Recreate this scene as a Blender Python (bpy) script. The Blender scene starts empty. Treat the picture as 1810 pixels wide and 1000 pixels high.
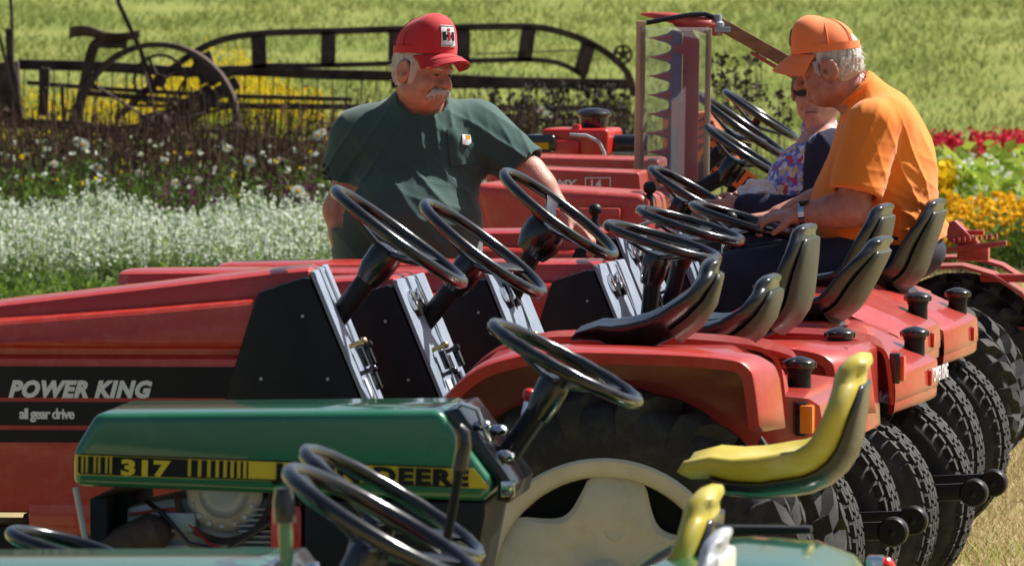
import bpy, bmesh, math, random
import numpy as np
from mathutils import Vector, Matrix, noise
R_ = math.radians
random.seed(7)
rng = np.random.default_rng(7)
SC = bpy.context.scene
COL = SC.collection
# ------------------------------------------------------------------ camera, sky, sun, exposure
F_PX, CAM_H, HOR = 13000.0, 1.985, -100.0
PITCH = math.atan((500.0 - HOR) / F_PX)
cam_d = bpy.data.cameras.new('camera')
cam = bpy.data.objects.new('camera', cam_d)
COL.objects.link(cam)
cam.location = (0, 0, CAM_H)
cam.rotation_euler = (math.pi / 2 - PITCH, 0, 0)
cam_d.sensor_width = 36.0
cam_d.lens = 36.0 * F_PX / 1810.0
cam_d.clip_start = 0.5
cam_d.clip_end = 3000
cam_d.dof.use_dof = True
cam_d.dof.focus_distance = F_PX / 605.0
cam_d.dof.aperture_fstop = 15
SC.camera = cam
SUN_EL, SUN_AZ = R_(50), R_(28)          # azimuth from +x towards +y
w = bpy.data.worlds.new('World'); SC.world = w; w.use_nodes = True
nt = w.node_tree
sky = nt.nodes.new('ShaderNodeTexSky'); sky.sky_type = 'NISHITA'; sky.sun_disc = False
sky.dust_density = 2.5; sky.sun_elevation = SUN_EL; sky.sun_rotation = R_(90) - SUN_AZ
bg = nt.nodes['Background']; bg.inputs['Strength'].default_value = 0.052
nt.links.new(sky.outputs[0], bg.inputs['Color'])
sl = bpy.data.lights.new('sun', 'SUN'); sl.energy = 5.0; sl.angle = R_(0.53); sl.color = (1, .95, .87)
so = bpy.data.objects.new('sun', sl); COL.objects.link(so)
sd = Vector((math.cos(SUN_EL) * math.cos(SUN_AZ), math.cos(SUN_EL) * math.sin(SUN_AZ), math.sin(SUN_EL)))
so.rotation_euler = sd.to_track_quat('Z', 'Y').to_euler()
so.location = (10, 30, 30)
vs = SC.view_settings
vs.view_transform = 'Standard'; vs.look = 'None'; vs.gamma = 1; vs.use_curve_mapping = False; vs.exposure = 0.74

def at(px, S, z=0.0):
    """world (x, y) of a point of height z that stands in image column px where one metre is S pixels"""
    zc = F_PX / S
    return Vector(((px - 905.0) / S, (zc - (CAM_H - z) * math.sin(PITCH)) / math.cos(PITCH), z))
def hz(py, S):                            # height of a point from its image row and scale
    return CAM_H - (py - HOR) / S

# ------------------------------------------------------------------ materials
M = {}
def mat(name, c1, c2=None, rough=.5, metal=0.0, scale=8.0, bump=0.0, bscale=80.0, coat=0.0, rvar=.12, spec=.5, trans=0.0,
        stretch=(1, 1, 1), sss=0.0, island=False, sheen=0.0, lo=.35, hi=.65, dust=None):
    m = bpy.data.materials.new(name); m.use_nodes = True
    n, l = m.node_tree.nodes, m.node_tree.links
    b = n['Principled BSDF']
    c2 = c2 or tuple(x * .8 for x in c1)
    tc = n.new('ShaderNodeTexCoord'); mp = n.new('ShaderNodeMapping'); mp.inputs['Scale'].default_value = stretch
    l.new(tc.outputs['Object'], mp.inputs[0])
    nz = n.new('ShaderNodeTexNoise'); nz.inputs['Scale'].default_value = scale; nz.inputs['Detail'].default_value = 6
    l.new(mp.outputs[0], nz.inputs['Vector'])
    rp = n.new('ShaderNodeValToRGB')
    rp.color_ramp.elements[0].position = lo; rp.color_ramp.elements[1].position = hi
    rp.color_ramp.elements[0].color = (*c1, 1); rp.color_ramp.elements[1].color = (*c2, 1)
    if island:
        g = n.new('ShaderNodeNewGeometry'); l.new(g.outputs['Random Per Island'], rp.inputs[0])
        rp.color_ramp.elements[0].position = .05; rp.color_ramp.elements[1].position = .95
    else:
        l.new(nz.outputs['Fac'], rp.inputs[0])
    colout = rp.outputs[0]
    if dust:                              # settled dust and faded paint, in patches
        n3 = n.new('ShaderNodeTexNoise'); n3.inputs['Scale'].default_value = dust[2]; n3.inputs['Detail'].default_value = 8
        n3.inputs['Roughness'].default_value = .7
        l.new(mp.outputs[0], n3.inputs['Vector'])
        r3 = n.new('ShaderNodeMapRange'); r3.inputs[1].default_value = .48; r3.inputs[2].default_value = .75
        r3.inputs[3].default_value = 0; r3.inputs[4].default_value = dust[1]
        l.new(n3.outputs['Fac'], r3.inputs[0])
        mx = n.new('ShaderNodeMix'); mx.data_type = 'RGBA'
        l.new(r3.outputs[0], mx.inputs['Factor']); l.new(colout, mx.inputs['A']); mx.inputs['B'].default_value = (*dust[0], 1)
        colout = mx.outputs['Result']
    l.new(colout, b.inputs['Base Color'])
    mr = n.new('ShaderNodeMapRange'); mr.inputs[3].default_value = max(0, rough - rvar); mr.inputs[4].default_value = min(1, rough + rvar)
    l.new(nz.outputs['Fac'], mr.inputs[0]); l.new(mr.outputs[0], b.inputs['Roughness'])
    b.inputs['Metallic'].default_value = metal
    b.inputs['Coat Weight'].default_value = coat; b.inputs['Coat Roughness'].default_value = .06 if coat >= .6 else .12
    b.inputs['Specular IOR Level'].default_value = spec
    if sss:
        b.inputs['Subsurface Weight'].default_value = sss; b.inputs['Subsurface Radius'].default_value = (.012, .005, .003)
        b.inputs['Subsurface Scale'].default_value = 1.0
    if sheen: b.inputs['Sheen Weight'].default_value = sheen
    if bump:
        n2 = n.new('ShaderNodeTexNoise'); n2.inputs['Scale'].default_value = bscale; n2.inputs['Detail'].default_value = 5
        l.new(mp.outputs[0], n2.inputs['Vector'])
        bp = n.new('ShaderNodeBump'); bp.inputs['Strength'].default_value = bump; bp.inputs['Distance'].default_value = .01
        l.new(n2.outputs['Fac'], bp.inputs['Height']); l.new(bp.outputs[0], b.inputs['Normal'])
    if trans:
        tr = n.new('ShaderNodeBsdfTranslucent'); l.new(colout, tr.inputs['Color'])
        mx = n.new('ShaderNodeMixShader'); mx.inputs[0].default_value = trans
        l.new(b.outputs[0], mx.inputs[1]); l.new(tr.outputs[0], mx.inputs[2])
        l.new(mx.outputs[0], n['Material Output'].inputs['Surface'])
    M[name] = m
    return m
RED_D = ((.60, .34, .32), .15, 30)
mat('red', (.48, .034, .019), (.42, .025, .014), rough=.36, coat=.6, scale=3, bump=.006, bscale=25, dust=RED_D)
mat('old_red', (.46, .050, .036), (.40, .04, .03), rough=.45, coat=.4, scale=4, bump=.03, bscale=30, dust=((.50, .28, .22), .28, 22))
mat('bright_red', (.62, .03, .012), (.5, .02, .012), rough=.3, coat=.4)
mat('orange', (.8, .16, .02), (.7, .12, .015), rough=.35, coat=.3)
mat('black', (.006, .006, .008), (.010, .010, .012), rough=.45, spec=.3, scale=5, bump=.03, bscale=60, dust=((.05, .047, .045), .25, 9))
mat('gloss_black', (.006, .007, .010), (.012, .013, .017), rough=.2, rvar=.08, coat=.4, scale=20, bump=.02, bscale=90)
mat('vinyl', (.006, .008, .013), (.010, .012, .018), rough=.28, scale=10, bump=.05, bscale=160, coat=.3, dust=((.05, .05, .055), .35, 22))
mat('shell', (.022, .025, .022), (.036, .039, .034), rough=.42, scale=9, bump=.05, dust=((.10, .10, .085), .4, 20))
mat('rubber', (.011, .011, .013), (.022, .021, .021), rough=.78, scale=14, bump=.12, bscale=120, dust=((.11, .10, .085), .45, 16))
mat('cream', (.66, .64, .55), (.60, .57, .48), rough=.45, scale=5, bump=.02, dust=((.34, .28, .2), .35, 14))
mat('panel_grey', (.20, .25, .33), (.25, .30, .38), rough=.5, scale=12, bump=.03, dust=((.12, .12, .12), .35, 14))
mat('steel', (.30, .36, .44), (.36, .42, .5), rough=.38, metal=.25, scale=12, bump=.03, dust=((.2, .18, .16), .4, 14))
mat('grey_metal', (.38, .41, .46), (.52, .55, .6), rough=.45, metal=.3, scale=11, bump=.06, dust=((.12, .08, .05), .7, 9))
mat('chrome', (.75, .77, .8), (.6, .62, .66), rough=.1, metal=1.0, rvar=.06)
mat('brass', (.6, .45, .2), (.5, .36, .15), rough=.3, metal=.9)
mat('white_ink', (.72, .74, .76), (.66, .68, .7), rough=.5)
mat('ink_black', (.006, .006, .008), (.010, .009, .011), rough=.4, spec=.3)
mat('ink_red', (.5, .02, .02), rough=.4)
mat('green', (.012, .155, .072), (.009, .12, .056), rough=.3, coat=1.0, scale=3, bump=.006, bscale=25, dust=((.10, .22, .15), .35, 6))
mat('yellow', (.56, .45, .06), (.44, .35, .035), rough=.45, scale=7, dust=((.66, .60, .30), .7, 9))
mat('decal_yellow', (.68, .53, .03), (.62, .47, .025), rough=.4)
mat('amber', (.95, .26, .01), (.8, .18, .01), rough=.2, coat=.5)
mat('lamp_red', (.75, .03, .015), (.6, .02, .01), rough=.15, coat=.6)
mat('rust', (.10, .066, .055), (.045, .03, .028), rough=.75, metal=.3, scale=9, bump=.25, bscale=50, dust=((.20, .16, .14), .55, 6))
mat('wood', (.42, .27, .16), (.33, .20, .12), rough=.7, scale=6, stretch=(6, 6, .5), bump=.08, bscale=40)
mat('pale_wood', (.58, .43, .29), (.48, .34, .22), rough=.7, scale=6, stretch=(6, 6, .4), bump=.05, bscale=40)
mat('stain_wood', (.22, .09, .04), (.32, .15, .06), rough=.6, scale=7, stretch=(1, 6, 6), bump=.06, bscale=40)
mat('magenta_red', (.55, .02, .09), (.46, .02, .08), rough=.5, bump=.06, bscale=30, dust=((.35, .2, .2), .35, 6))
mat('blue_steel', (.10, .18, .45), (.15, .23, .48), rough=.45, metal=.2, bump=.05, bscale=40)
mat('lens_dark', (.006, .006, .008), rough=.1, coat=.5)
mat('skin', (.52, .26, .19), (.40, .155, .11), rough=.48, scale=34, bump=.22, bscale=210, sss=.10, lo=.3, hi=.75)
mat('skin_pale', (.58, .32, .25), (.45, .20, .16), rough=.5, scale=34, bump=.18, bscale=210, sss=.12, lo=.3, hi=.7)
mat('lip', (.36, .10, .085), rough=.45)
mat('hair_white', (.62, .60, .57), (.42, .40, .38), rough=.6, scale=70, stretch=(1, 1, .25), bump=.6, bscale=110)
mat('hair_brown', (.10, .06, .04), (.16, .1, .06), rough=.6, scale=70, bump=.5, bscale=110)
mat('eye', (.02, .015, .012), (.05, .04, .035), rough=.15)
mat('tee_green', (.022, .080, .070), (.018, .064, .057), rough=.9, scale=5, bump=.12, bscale=420, sheen=.25)
mat('tee_orange', (.92, .255, .02), (.88, .23, .016), rough=.9, scale=5, bump=.12, bscale=420, sheen=.2)
mat('cap_red', (.56, .018, .028), (.50, .014, .024), rough=.8, scale=9, bump=.12, bscale=500, sheen=.15)
mat('cap_orange', (.95, .25, .08), (.90, .22, .065), rough=.8, scale=9, bump=.12, bscale=500, sheen=.15)
mat('denim', (.012, .016, .034), (.018, .024, .048), rough=.85, scale=9, bump=.12, bscale=400)
mat('navy', (.012, .013, .040), (.018, .019, .052), rough=.9, scale=9, bump=.12, bscale=380)
mat('shoe', (.03, .02, .014), rough=.6)
mat('paper', (.72, .74, .80), (.66, .68, .74), rough=.8)
# floral print
def floral():
    m = mat('floral', (.30, .30, .62), (.55, .55, .75), rough=.85, bump=.1, bscale=300)
    n, l = m.node_tree.nodes, m.node_tree.links
    tc = n['Texture Coordinate']; b = n['Principled BSDF']
    v = n.new('ShaderNodeTexVoronoi'); v.inputs['Scale'].default_value = 58; l.new(tc.outputs['Object'], v.inputs['Vector'])
    r = n.new('ShaderNodeValToRGB'); r.color_ramp.interpolation = 'CONSTANT'
    es = r.color_ramp.elements
    es[0].color = (.16, .17, .5, 1); es[1].position = .3; es[1].color = (.62, .64, .82, 1)
    for p, c in ((.5, (.75, .55, .25, 1)), (.6, (.55, .06, .12, 1)), (.72, (.3, .32, .68, 1)), (.86, (.8, .8, .85, 1))):
        e = es.new(p); e.color = c
    sx = n.new('ShaderNodeSeparateColor'); l.new(v.outputs['Color'], sx.inputs[0]); l.new(sx.outputs[0], r.inputs[0])
    l.new(r.outputs[0], b.inputs['Base Color'])
floral()
def glass():
    m = bpy.data.materials.new('plexiglass'); m.use_nodes = True
    n, l = m.node_tree.nodes, m.node_tree.links
    g = n.new('ShaderNodeBsdfGlossy'); g.inputs['Roughness'].default_value = .05
    t = n.new('ShaderNodeBsdfTransparent'); t.inputs[0].default_value = (.92, .95, .97, 1)
    fr = n.new('ShaderNodeFresnel'); fr.inputs[0].default_value = 1.5
    d = n.new('ShaderNodeBsdfTranslucent'); d.inputs[0].default_value = (.85, .85, .9, 1)
    mx = n.new('ShaderNodeMixShader'); l.new(fr.outputs[0], mx.inputs[0]); l.new(t.outputs[0], mx.inputs[1]); l.new(g.outputs[0], mx.inputs[2])
    m2 = n.new('ShaderNodeMixShader'); m2.inputs[0].default_value = .13
    l.new(mx.outputs[0], m2.inputs[1]); l.new(d.outputs[0], m2.inputs[2])
    l.new(m2.outputs[0], n['Material Output'].inputs['Surface']); M['plexiglass'] = m
glass()
# plants
mat('grass_far', (.165, .22, .048), (.265, .285, .08), rough=.7, island=True, trans=.35, spec=.15)
mat('grass_dry', (.50, .39, .22), (.40, .33, .14), rough=.75, island=True, trans=.3, spec=.15)
mat('leaf', (.05, .11, .018), (.16, .26, .035), rough=.55, island=True, trans=.4, spec=.3)
mat('leaf_lime', (.20, .34, .03), (.42, .50, .08), rough=.5, island=True, trans=.45, spec=.3)
mat('leaf_pale', (.14, .22, .07), (.30, .40, .16), rough=.6, island=True, trans=.4, spec=.2)
mat('stem_brown', (.045, .028, .024), (.11, .07, .045), rough=.85, island=True, trans=.15, spec=.1)
mat('seed_dark', (.018, .013, .012), (.05, .035, .025), rough=.85, island=True)
mat('petal_white', (.58, .66, .50), (.84, .87, .80), rough=.7, island=True, trans=.4, spec=.1)
mat('petal_yellow', (.80, .50, .01), (.70, .58, .03), rough=.65, island=True, trans=.35, spec=.1)
mat('petal_gold', (.80, .40, .01), (.85, .55, .03), rough=.65, island=True, trans=.35, spec=.1)
mat('petal_red', (.42, .012, .035), (.60, .03, .06), rough=.6, island=True, trans=.3, spec=.1)
mat('petal_purple', (.10, .02, .07), (.20, .05, .14), rough=.7, island=True, trans=.3, spec=.1)
mat('soil', (.05, .035, .022), (.09, .065, .04), rough=.95, bump=.3, bscale=30)
mat('ground', (.36, .28, .15), (.22, .21, .08), rough=.95, scale=2.2, bump=.4, bscale=40, spec=.1, lo=.4, hi=.62)
mat('field', (.14, .185, .04), (.22, .235, .065), rough=.95, scale=.55, bump=.4, bscale=12, spec=.1)

# ------------------------------------------------------------------ mesh helpers
class MB:
    def __init__(s): s.v = []; s.f = []; s.m = []
    def add(s, vs, fs, mi=0):
        o = len(s.v); s.v += [tuple(q) for q in vs]; s.f += [tuple(i + o for i in f) for f in fs]; s.m += [mi] * len(fs); return s
    def box(s, c, d, rot=None, mi=0):
        hx, hy, hz_ = d[0] / 2, d[1] / 2, d[2] / 2
        P = [Vector((x, y, z)) for x in (-hx, hx) for y in (-hy, hy) for z in (-hz_, hz_)]
        if rot is not None: P = [rot @ p for p in P]
        P = [p + Vector(c) for p in P]
        return s.add(P, [(0, 1, 3, 2), (4, 6, 7, 5), (0, 4, 5, 1), (2, 3, 7, 6), (0, 2, 6, 4), (1, 5, 7, 3)], mi)
    def prism(s, poly, y0, y1, mi=0):     # polygon in xz, extruded along y
        n = len(poly)
        a = sum(poly[i][0] * poly[(i + 1) % n][1] - poly[(i + 1) % n][0] * poly[i][1] for i in range(n))
        if a < 0: poly = poly[::-1]
        P = [(x, y0, z) for x, z in poly] + [(x, y1, z) for x, z in poly]
        return s.add(P, [tuple(range(n)), tuple(range(2 * n - 1, n - 1, -1))] + [(i, i + n, (i + 1) % n + n, (i + 1) % n) for i in range(n)], mi)
    def loft(s, rings, caps=True, closed=False, mi=0):
        n = len(rings[0]); P = [p for r in rings for p in r]; F = []
        k = len(rings)
        for i in range(k if closed else k - 1):
            j = (i + 1) % k
            for q in range(n): F.append((i * n + q, i * n + (q + 1) % n, j * n + (q + 1) % n, j * n + q))
        if caps and not closed: F += [tuple(range(n - 1, -1, -1)), tuple(range((k - 1) * n, k * n))]
        return s.add(P, F, mi)
    def tube(s, path, r, n=8, closed=False, mi=0, flat=1.0):
        path = [Vector(p) for p in path]; k = len(path); rings = []
        up = None
        for i, p in enumerate(path):
            a = path[(i - 1) % k] if closed or i else path[0]
            b = path[(i + 1) % k] if closed or i < k - 1 else path[-1]
            d = (b - a).normalized()
            if up is None:
                up = Vector((0, 1, 0)) if abs(d.y) < .9 else Vector((0, 0, 1))
            x = d.cross(up)
            if x.length < 1e-4: x = d.cross(Vector((1, 0, 0)))
            x.normalize(); yv = x.cross(d).normalized(); up = yv
            rr = r[i] if isinstance(r, (list, tuple)) else r
            rings.append([p + x * (rr * math.cos(t)) + yv * (rr * flat * math.sin(t)) for t in [2 * math.pi * q / n for q in range(n)]])
        return s.loft(rings, True, closed, mi)
    def lathe(s, prof, n=32, axis='y', c=(0, 0, 0), mi=0):   # prof: (radius, along axis)
        rings = []
        for r, h in prof:
            ring = []
            for q in range(n):
                t = 2 * math.pi * q / n; a, b = r * math.cos(t), r * math.sin(t)
                p = (a, h, b) if axis == 'y' else ((a, b, h) if axis == 'z' else (h, a, b))
                ring.append((p[0] + c[0], p[1] + c[1], p[2] + c[2]))
            rings.append(ring)
        return s.loft(rings, True, False, mi)
    def ball(s, c, r, n=10, mi=0):
        rr = r if isinstance(r, (tuple, list)) else (r, r, r)
        rings = []
        for i in range(1, n):
            t = math.pi * i / n
            rings.append([(c[0] + rr[0] * math.sin(t) * math.cos(2 * math.pi * q / (2 * n)), c[1] + rr[1] * math.sin(t) * math.sin(2 * math.pi * q / (2 * n)),
                           c[2] - rr[2] * math.cos(t)) for q in range(2 * n)])
        return s.loft(rings, True, False, mi)
    def mesh(s, name, mats, bevel=0.0, seg=2, ang=35, smooth=True, tf=None):
        me = bpy.data.meshes.new(name)
        me.from_pydata([tuple(q) for q in s.v], [], s.f)
        if not isinstance(mats, (list, tuple)): mats = [mats]
        for m in mats: me.materials.append(M[m])
        if any(s.m):
            me.polygons.foreach_set('material_index', s.m)
        bm = bmesh.new(); bm.from_mesh(me)
        bmesh.ops.recalc_face_normals(bm, faces=bm.faces)
        if bevel:
            es = [e for e in bm.edges if len(e.link_faces) == 2 and e.calc_face_angle(0) > R_(30)]
            bmesh.ops.bevel(bm, geom=es, offset=bevel, segments=seg, affect='EDGES', profile=.6, clamp_overlap=True)
        bm.to_mesh(me); bm.free()
        if smooth:
            me.polygons.foreach_set('use_smooth', [True] * len(me.polygons))
            me.set_sharp_from_angle(angle=R_(ang))
        return me
    def build(s, name, mats, parent=None, **k):
        return link(name, s.mesh(name, mats, **k), parent)
def link(name, me, parent=None):
    o = bpy.data.objects.new(name, me); COL.objects.link(o)
    if parent is not None: o.parent = parent
    return o
def tag(o, label=None, cat=None, group=None, kind=None):
    if label: o['label'] = label
    if cat: o['category'] = cat
    if group: o['group'] = group
    if kind: o['kind'] = kind
    return o
def thing(name, label, cat, loc, rz=0.0, group=None):
    o = bpy.data.objects.new(name, None); COL.objects.link(o); o.empty_display_size = .1
    o.location = loc; o.rotation_euler = (0, 0, rz)
    return tag(o, label, cat, group)
_tc = {}
def text(name, body, h, matn, parent, origin, depth=.002, bold=.0, shear=0.0, space=1.0, rot=(math.pi / 2, 0, 0), wide=1.0):
    key = (body, h, matn, bold, shear, space, depth)
    if key not in _tc:
        cu = bpy.data.curves.new(name, 'FONT'); cu.body = body; cu.size = h * 1.38; cu.extrude = depth / 2; cu.offset = bold
        cu.shear = shear; cu.space_character = space; cu.resolution_u = 3
        t = bpy.data.objects.new('tmp', cu); COL.objects.link(t)
        dg = bpy.context.evaluated_depsgraph_get(); dg.update()
        me = bpy.data.meshes.new_from_object(t.evaluated_get(dg)); bpy.data.objects.remove(t)
        me.materials.clear(); me.materials.append(M[matn]); _tc[key] = me
    o = link(name, _tc[key], parent); o.location = origin; o.rotation_euler = rot; o.scale = (wide, 1, 1)
    return o

def smooth(pts, n=6):
    out = []
    for i in range(len(pts) - 1):
        p0, p1, p2, p3 = pts[max(0, i - 1)], pts[i], pts[i + 1], pts[min(len(pts) - 1, i + 2)]
        for k in range(n):
            t = k / n; out.append(tuple(.5 * (2 * b + (c - a) * t + (2 * a - 5 * b + 4 * c - d) * t * t + (3 * b - a - 3 * c + d) * t ** 3) for a, b, c, d in zip(p0, p1, p2, p3)))
    return out + [pts[-1]]
# ------------------------------------------------------------------ tractor parts
_mc = {}
def cached(key, fn):
    if key not in _mc: _mc[key] = fn()
    return _mc[key]
def tyre_mesh(R, rim, w, kind):
    def mk():
        m = MB(); h = w / 2
        lug = {'ag': .032, 'turf': .013, 'rib': .0}[kind]
        b = R - lug
        prof = [(rim, -h * .72), (rim + .012, -h * .86), (rim + (b - rim) * .35, -h * 1.0), (rim + (b - rim) * .7, -h * 1.02), (b - (b - rim) * .12, -h * .93),
                (b - .006, -h * .75), (b, -h * .35), (b, h * .35), (b - .006, h * .75), (b - (b - rim) * .12, h * .93), (rim + (b - rim) * .7, h * 1.02),
                (rim + (b - rim) * .35, h), (rim + .012, h * .86), (rim, h * .72)]
        rings = [[(r * math.cos(2 * math.pi * q / 64), y, r * math.sin(2 * math.pi * q / 64)) for r, y in prof] for q in range(64)]
        m.loft(rings, caps=False, closed=True)
        def P(r, y, a): return (r * math.cos(a), y, r * math.sin(a))
        if kind == 'ag':
            n = 19
            for sgn in (-1, 1):
                for k in range(n):
                    a0 = 2 * math.pi * (k + (0.5 if sgn > 0 else 0)) / n
                    rings = []
                    for (yy, rr, da, half) in ((-.04, R - .001, -.02, .05), (.35, R, .05, .055), (.72, R - .004, .13, .062), (.97, R - .022, .19, .072), (1.06, R - .062, .21, .070), (1.03, R - .105, .21, .055)):
                        y = sgn * h * yy; a = a0 + da; o = .03
                        inner = rr - .045 if yy < .9 else rr - .02
                        iy = y if yy < .9 else sgn * h * .86
                        rings.append([P(inner, iy, a - half * 1.15), P(inner, iy, a + half * 1.15), P(rr, y, a + half * .85), P(rr, y, a - half * .85)])
                    m.loft(rings)
        elif kind == 'turf':
            n = 46; rows = 6
            for j in range(rows):
                y0 = -h * .93 + 2 * h * .93 * j / rows; y1 = y0 + 2 * h * .93 / rows * .82
                for k in range(n):
                    a0 = 2 * math.pi * (k + .5 * (j % 2) + .12 * math.sin(j * 3.1)) / n; a1 = a0 + 2 * math.pi / n * .76
                    ed = abs(y0 + y1) / 2 / h; Rt = R - .016 * max(0, ed - .5) / .4
                    sk = .02 * (1 if j % 2 else -1)
                    r = [[P(q, y0, a0), P(q, y0, a1), P(q, y1, a1 + sk), P(q, y1, a0 + sk)] for q in (b - .03, Rt)]
                    m.loft(r)
        else:
            for y in (-.6, -.2, .2, .6):
                m.lathe([(b - .01, h * y - .012), (b + .008, h * y - .009), (b + .008, h * y + .009), (b - .01, h * y + .012)], 40)
        return m.mesh('tyre', 'rubber', ang=40)
    return cached(('tyre', R, rim, w, kind), mk)
def rim_mesh(rim, w, matn, star):
    def mk():
        m = MB(); h = w / 2
        prof = [(rim - .016, -h * .45), (rim - .014, -h * .62), (rim - .008, -h * .72), (rim + .002, -h * .80), (rim + .022, -h * .86), (rim + .026, -h * .93), (rim + .018, -h * .96),
                (rim - .002, -h * .88), (rim - .012, -h * .80), (rim - .020, -h * .62), (rim - .024, -h * .3), (rim - .022, h * .6), (rim + .02, h * .9), (rim + .002, h * .8), (rim - .012, h * .6)]
        # closed ring
        n = 64; rings = []
        for q in range(n):
            t = 2 * math.pi * q / n
            rings.append([(r * math.cos(t), y, r * math.sin(t)) for r, y in prof])
        m.loft(rings, caps=False, closed=True)
        # dished centre disc with open gaps between its feet
        N = 120; rads = (0.0, .25, .5, .62, .8, .93, 1.0); D = []
        for side in (0, 1):
            for i, f in enumerate(rads):
                ring = []
                for q in range(N):
                    t = 2 * math.pi * q / N
                    full = rim - .022
                    if star:
                        c = max(0, (math.cos(5 * (t - R_(119))) + .22) / 1.22) ** .75
                        rr = full - rim * .24 * c
                    else: rr = full
                    r = rr * f
                    dish = -h * .30 - h * .28 * max(0, min(1, (r / full - .45) / .2)) + h * .1 * (f == 1.0)
                    ring.append((r * math.cos(t), dish + (.008 if side else 0), r * math.sin(t)))
                D.append(ring)
        k = len(rads)
        m.loft(D[:k] + D[k:][::-1], caps=False)
        m.lathe([(0.001, -h * .30 - .03), (.045, -h * .30 - .03), (.06, -h * .30 - .012), (.065, -h * .30 + .005)], 20)
        for q in range(4):
            t = R_(78 + 90 * q); r = rim * .50; cx, cz = r * math.cos(t), r * math.sin(t); yy = -h * .36
            m.lathe([(.0125, yy - .004), (.027, yy - .004), (.030, yy - .001), (.030, yy + .02), (.0125, yy + .02)], 24, c=(cx, 0, cz))
        return m.mesh('rim', matn, ang=40)
    return cached(('rim', rim, w, matn, star), mk)
def wheel(root, name, x, y, R, rim, w, kind, matn, star=False, turn=0.0):
    o = link(name, tyre_mesh(R, rim, w, kind), root); o.location = (x, y, R - .012)
    r = link('rim', rim_mesh(rim, w, matn, star), o)
    if star: MB().lathe([(.02, w * .10), (rim - .03, w * .10), (rim - .03, w * .16), (.02, w * .16)], 40).build('dark_gap_plate', 'black', o)  # black plate added for the drum and shade behind the rim gaps
    s = 1 if y < 0 else -1
    o.rotation_euler = (0, turn, 0) if s > 0 else (0, turn, math.pi)
    r.rotation_euler = (0, -turn, 0)
    return o
def steering(root, c, tilt, R, base, r=.0135, spokes=(200, 330, 80), matn='gloss_black', grips=False, tube_r=.026, drop=.05, boot=.04):
    t = R_(tilt); n = Vector((math.sin(t), 0, math.cos(t))); u = Vector((math.cos(t), 0, -math.sin(t))); v = Vector((0, 1, 0))
    C = Vector((c[0], 0, c[1])); m = MB(); N = 56; k = 10; rings = []
    for i in range(N):
        a = 2 * math.pi * i / N; d = u * math.cos(a) + v * math.sin(a)
        bulge = r * (1.0 + (.05 * math.cos(a * 18) if grips else 0))
        rings.append([C + d * (R + bulge * math.cos(b)) + n * (bulge * math.sin(b) * 1.1) for b in [2 * math.pi * j / k for j in range(k)]])
    m.loft(rings, caps=False, closed=True)
    W = m.build('steering_wheel', matn, root, ang=50)
    H = C - n * drop
    hub = MB(); 
    ring = lambda rr, off: [H + n * off + u * (rr * math.cos(q)) + v * (rr * math.sin(q)) for q in [2 * math.pi * j / 16 for j in range(16)]]
    hub.loft([ring(boot * .75, -.085), ring(boot, -.05), ring(boot * 1.05, -.01), ring(boot * .95, .012), ring(boot * .4, .018)])
    hub.build('hub', matn, W)
    for a in spokes:
        d = u * math.cos(R_(a)) + v * math.sin(R_(a)); e = n.cross(d)
        s = MB(); rings = []
        for f, wd, th in ((.12, .020, .006), (.45, .017, .006), (.8, .018, .005), (.98, .024, .005)):
            p = H.lerp(C, min(1, f * 1.02) ** 1.3) + d * (R * f)
            rings.append([p + e * wd - n * th, p + e * wd + n * th, p - e * wd + n * th, p - e * wd - n * th])
        s.loft(rings); s.build('spoke', matn, W, bevel=.003)
    B = Vector((base[0], 0, base[1])); top = H - n * .05
    MB().tube([B, B.lerp(top, .5), top], tube_r, 14).build('steering_column', 'black', root)
    return W
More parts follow.
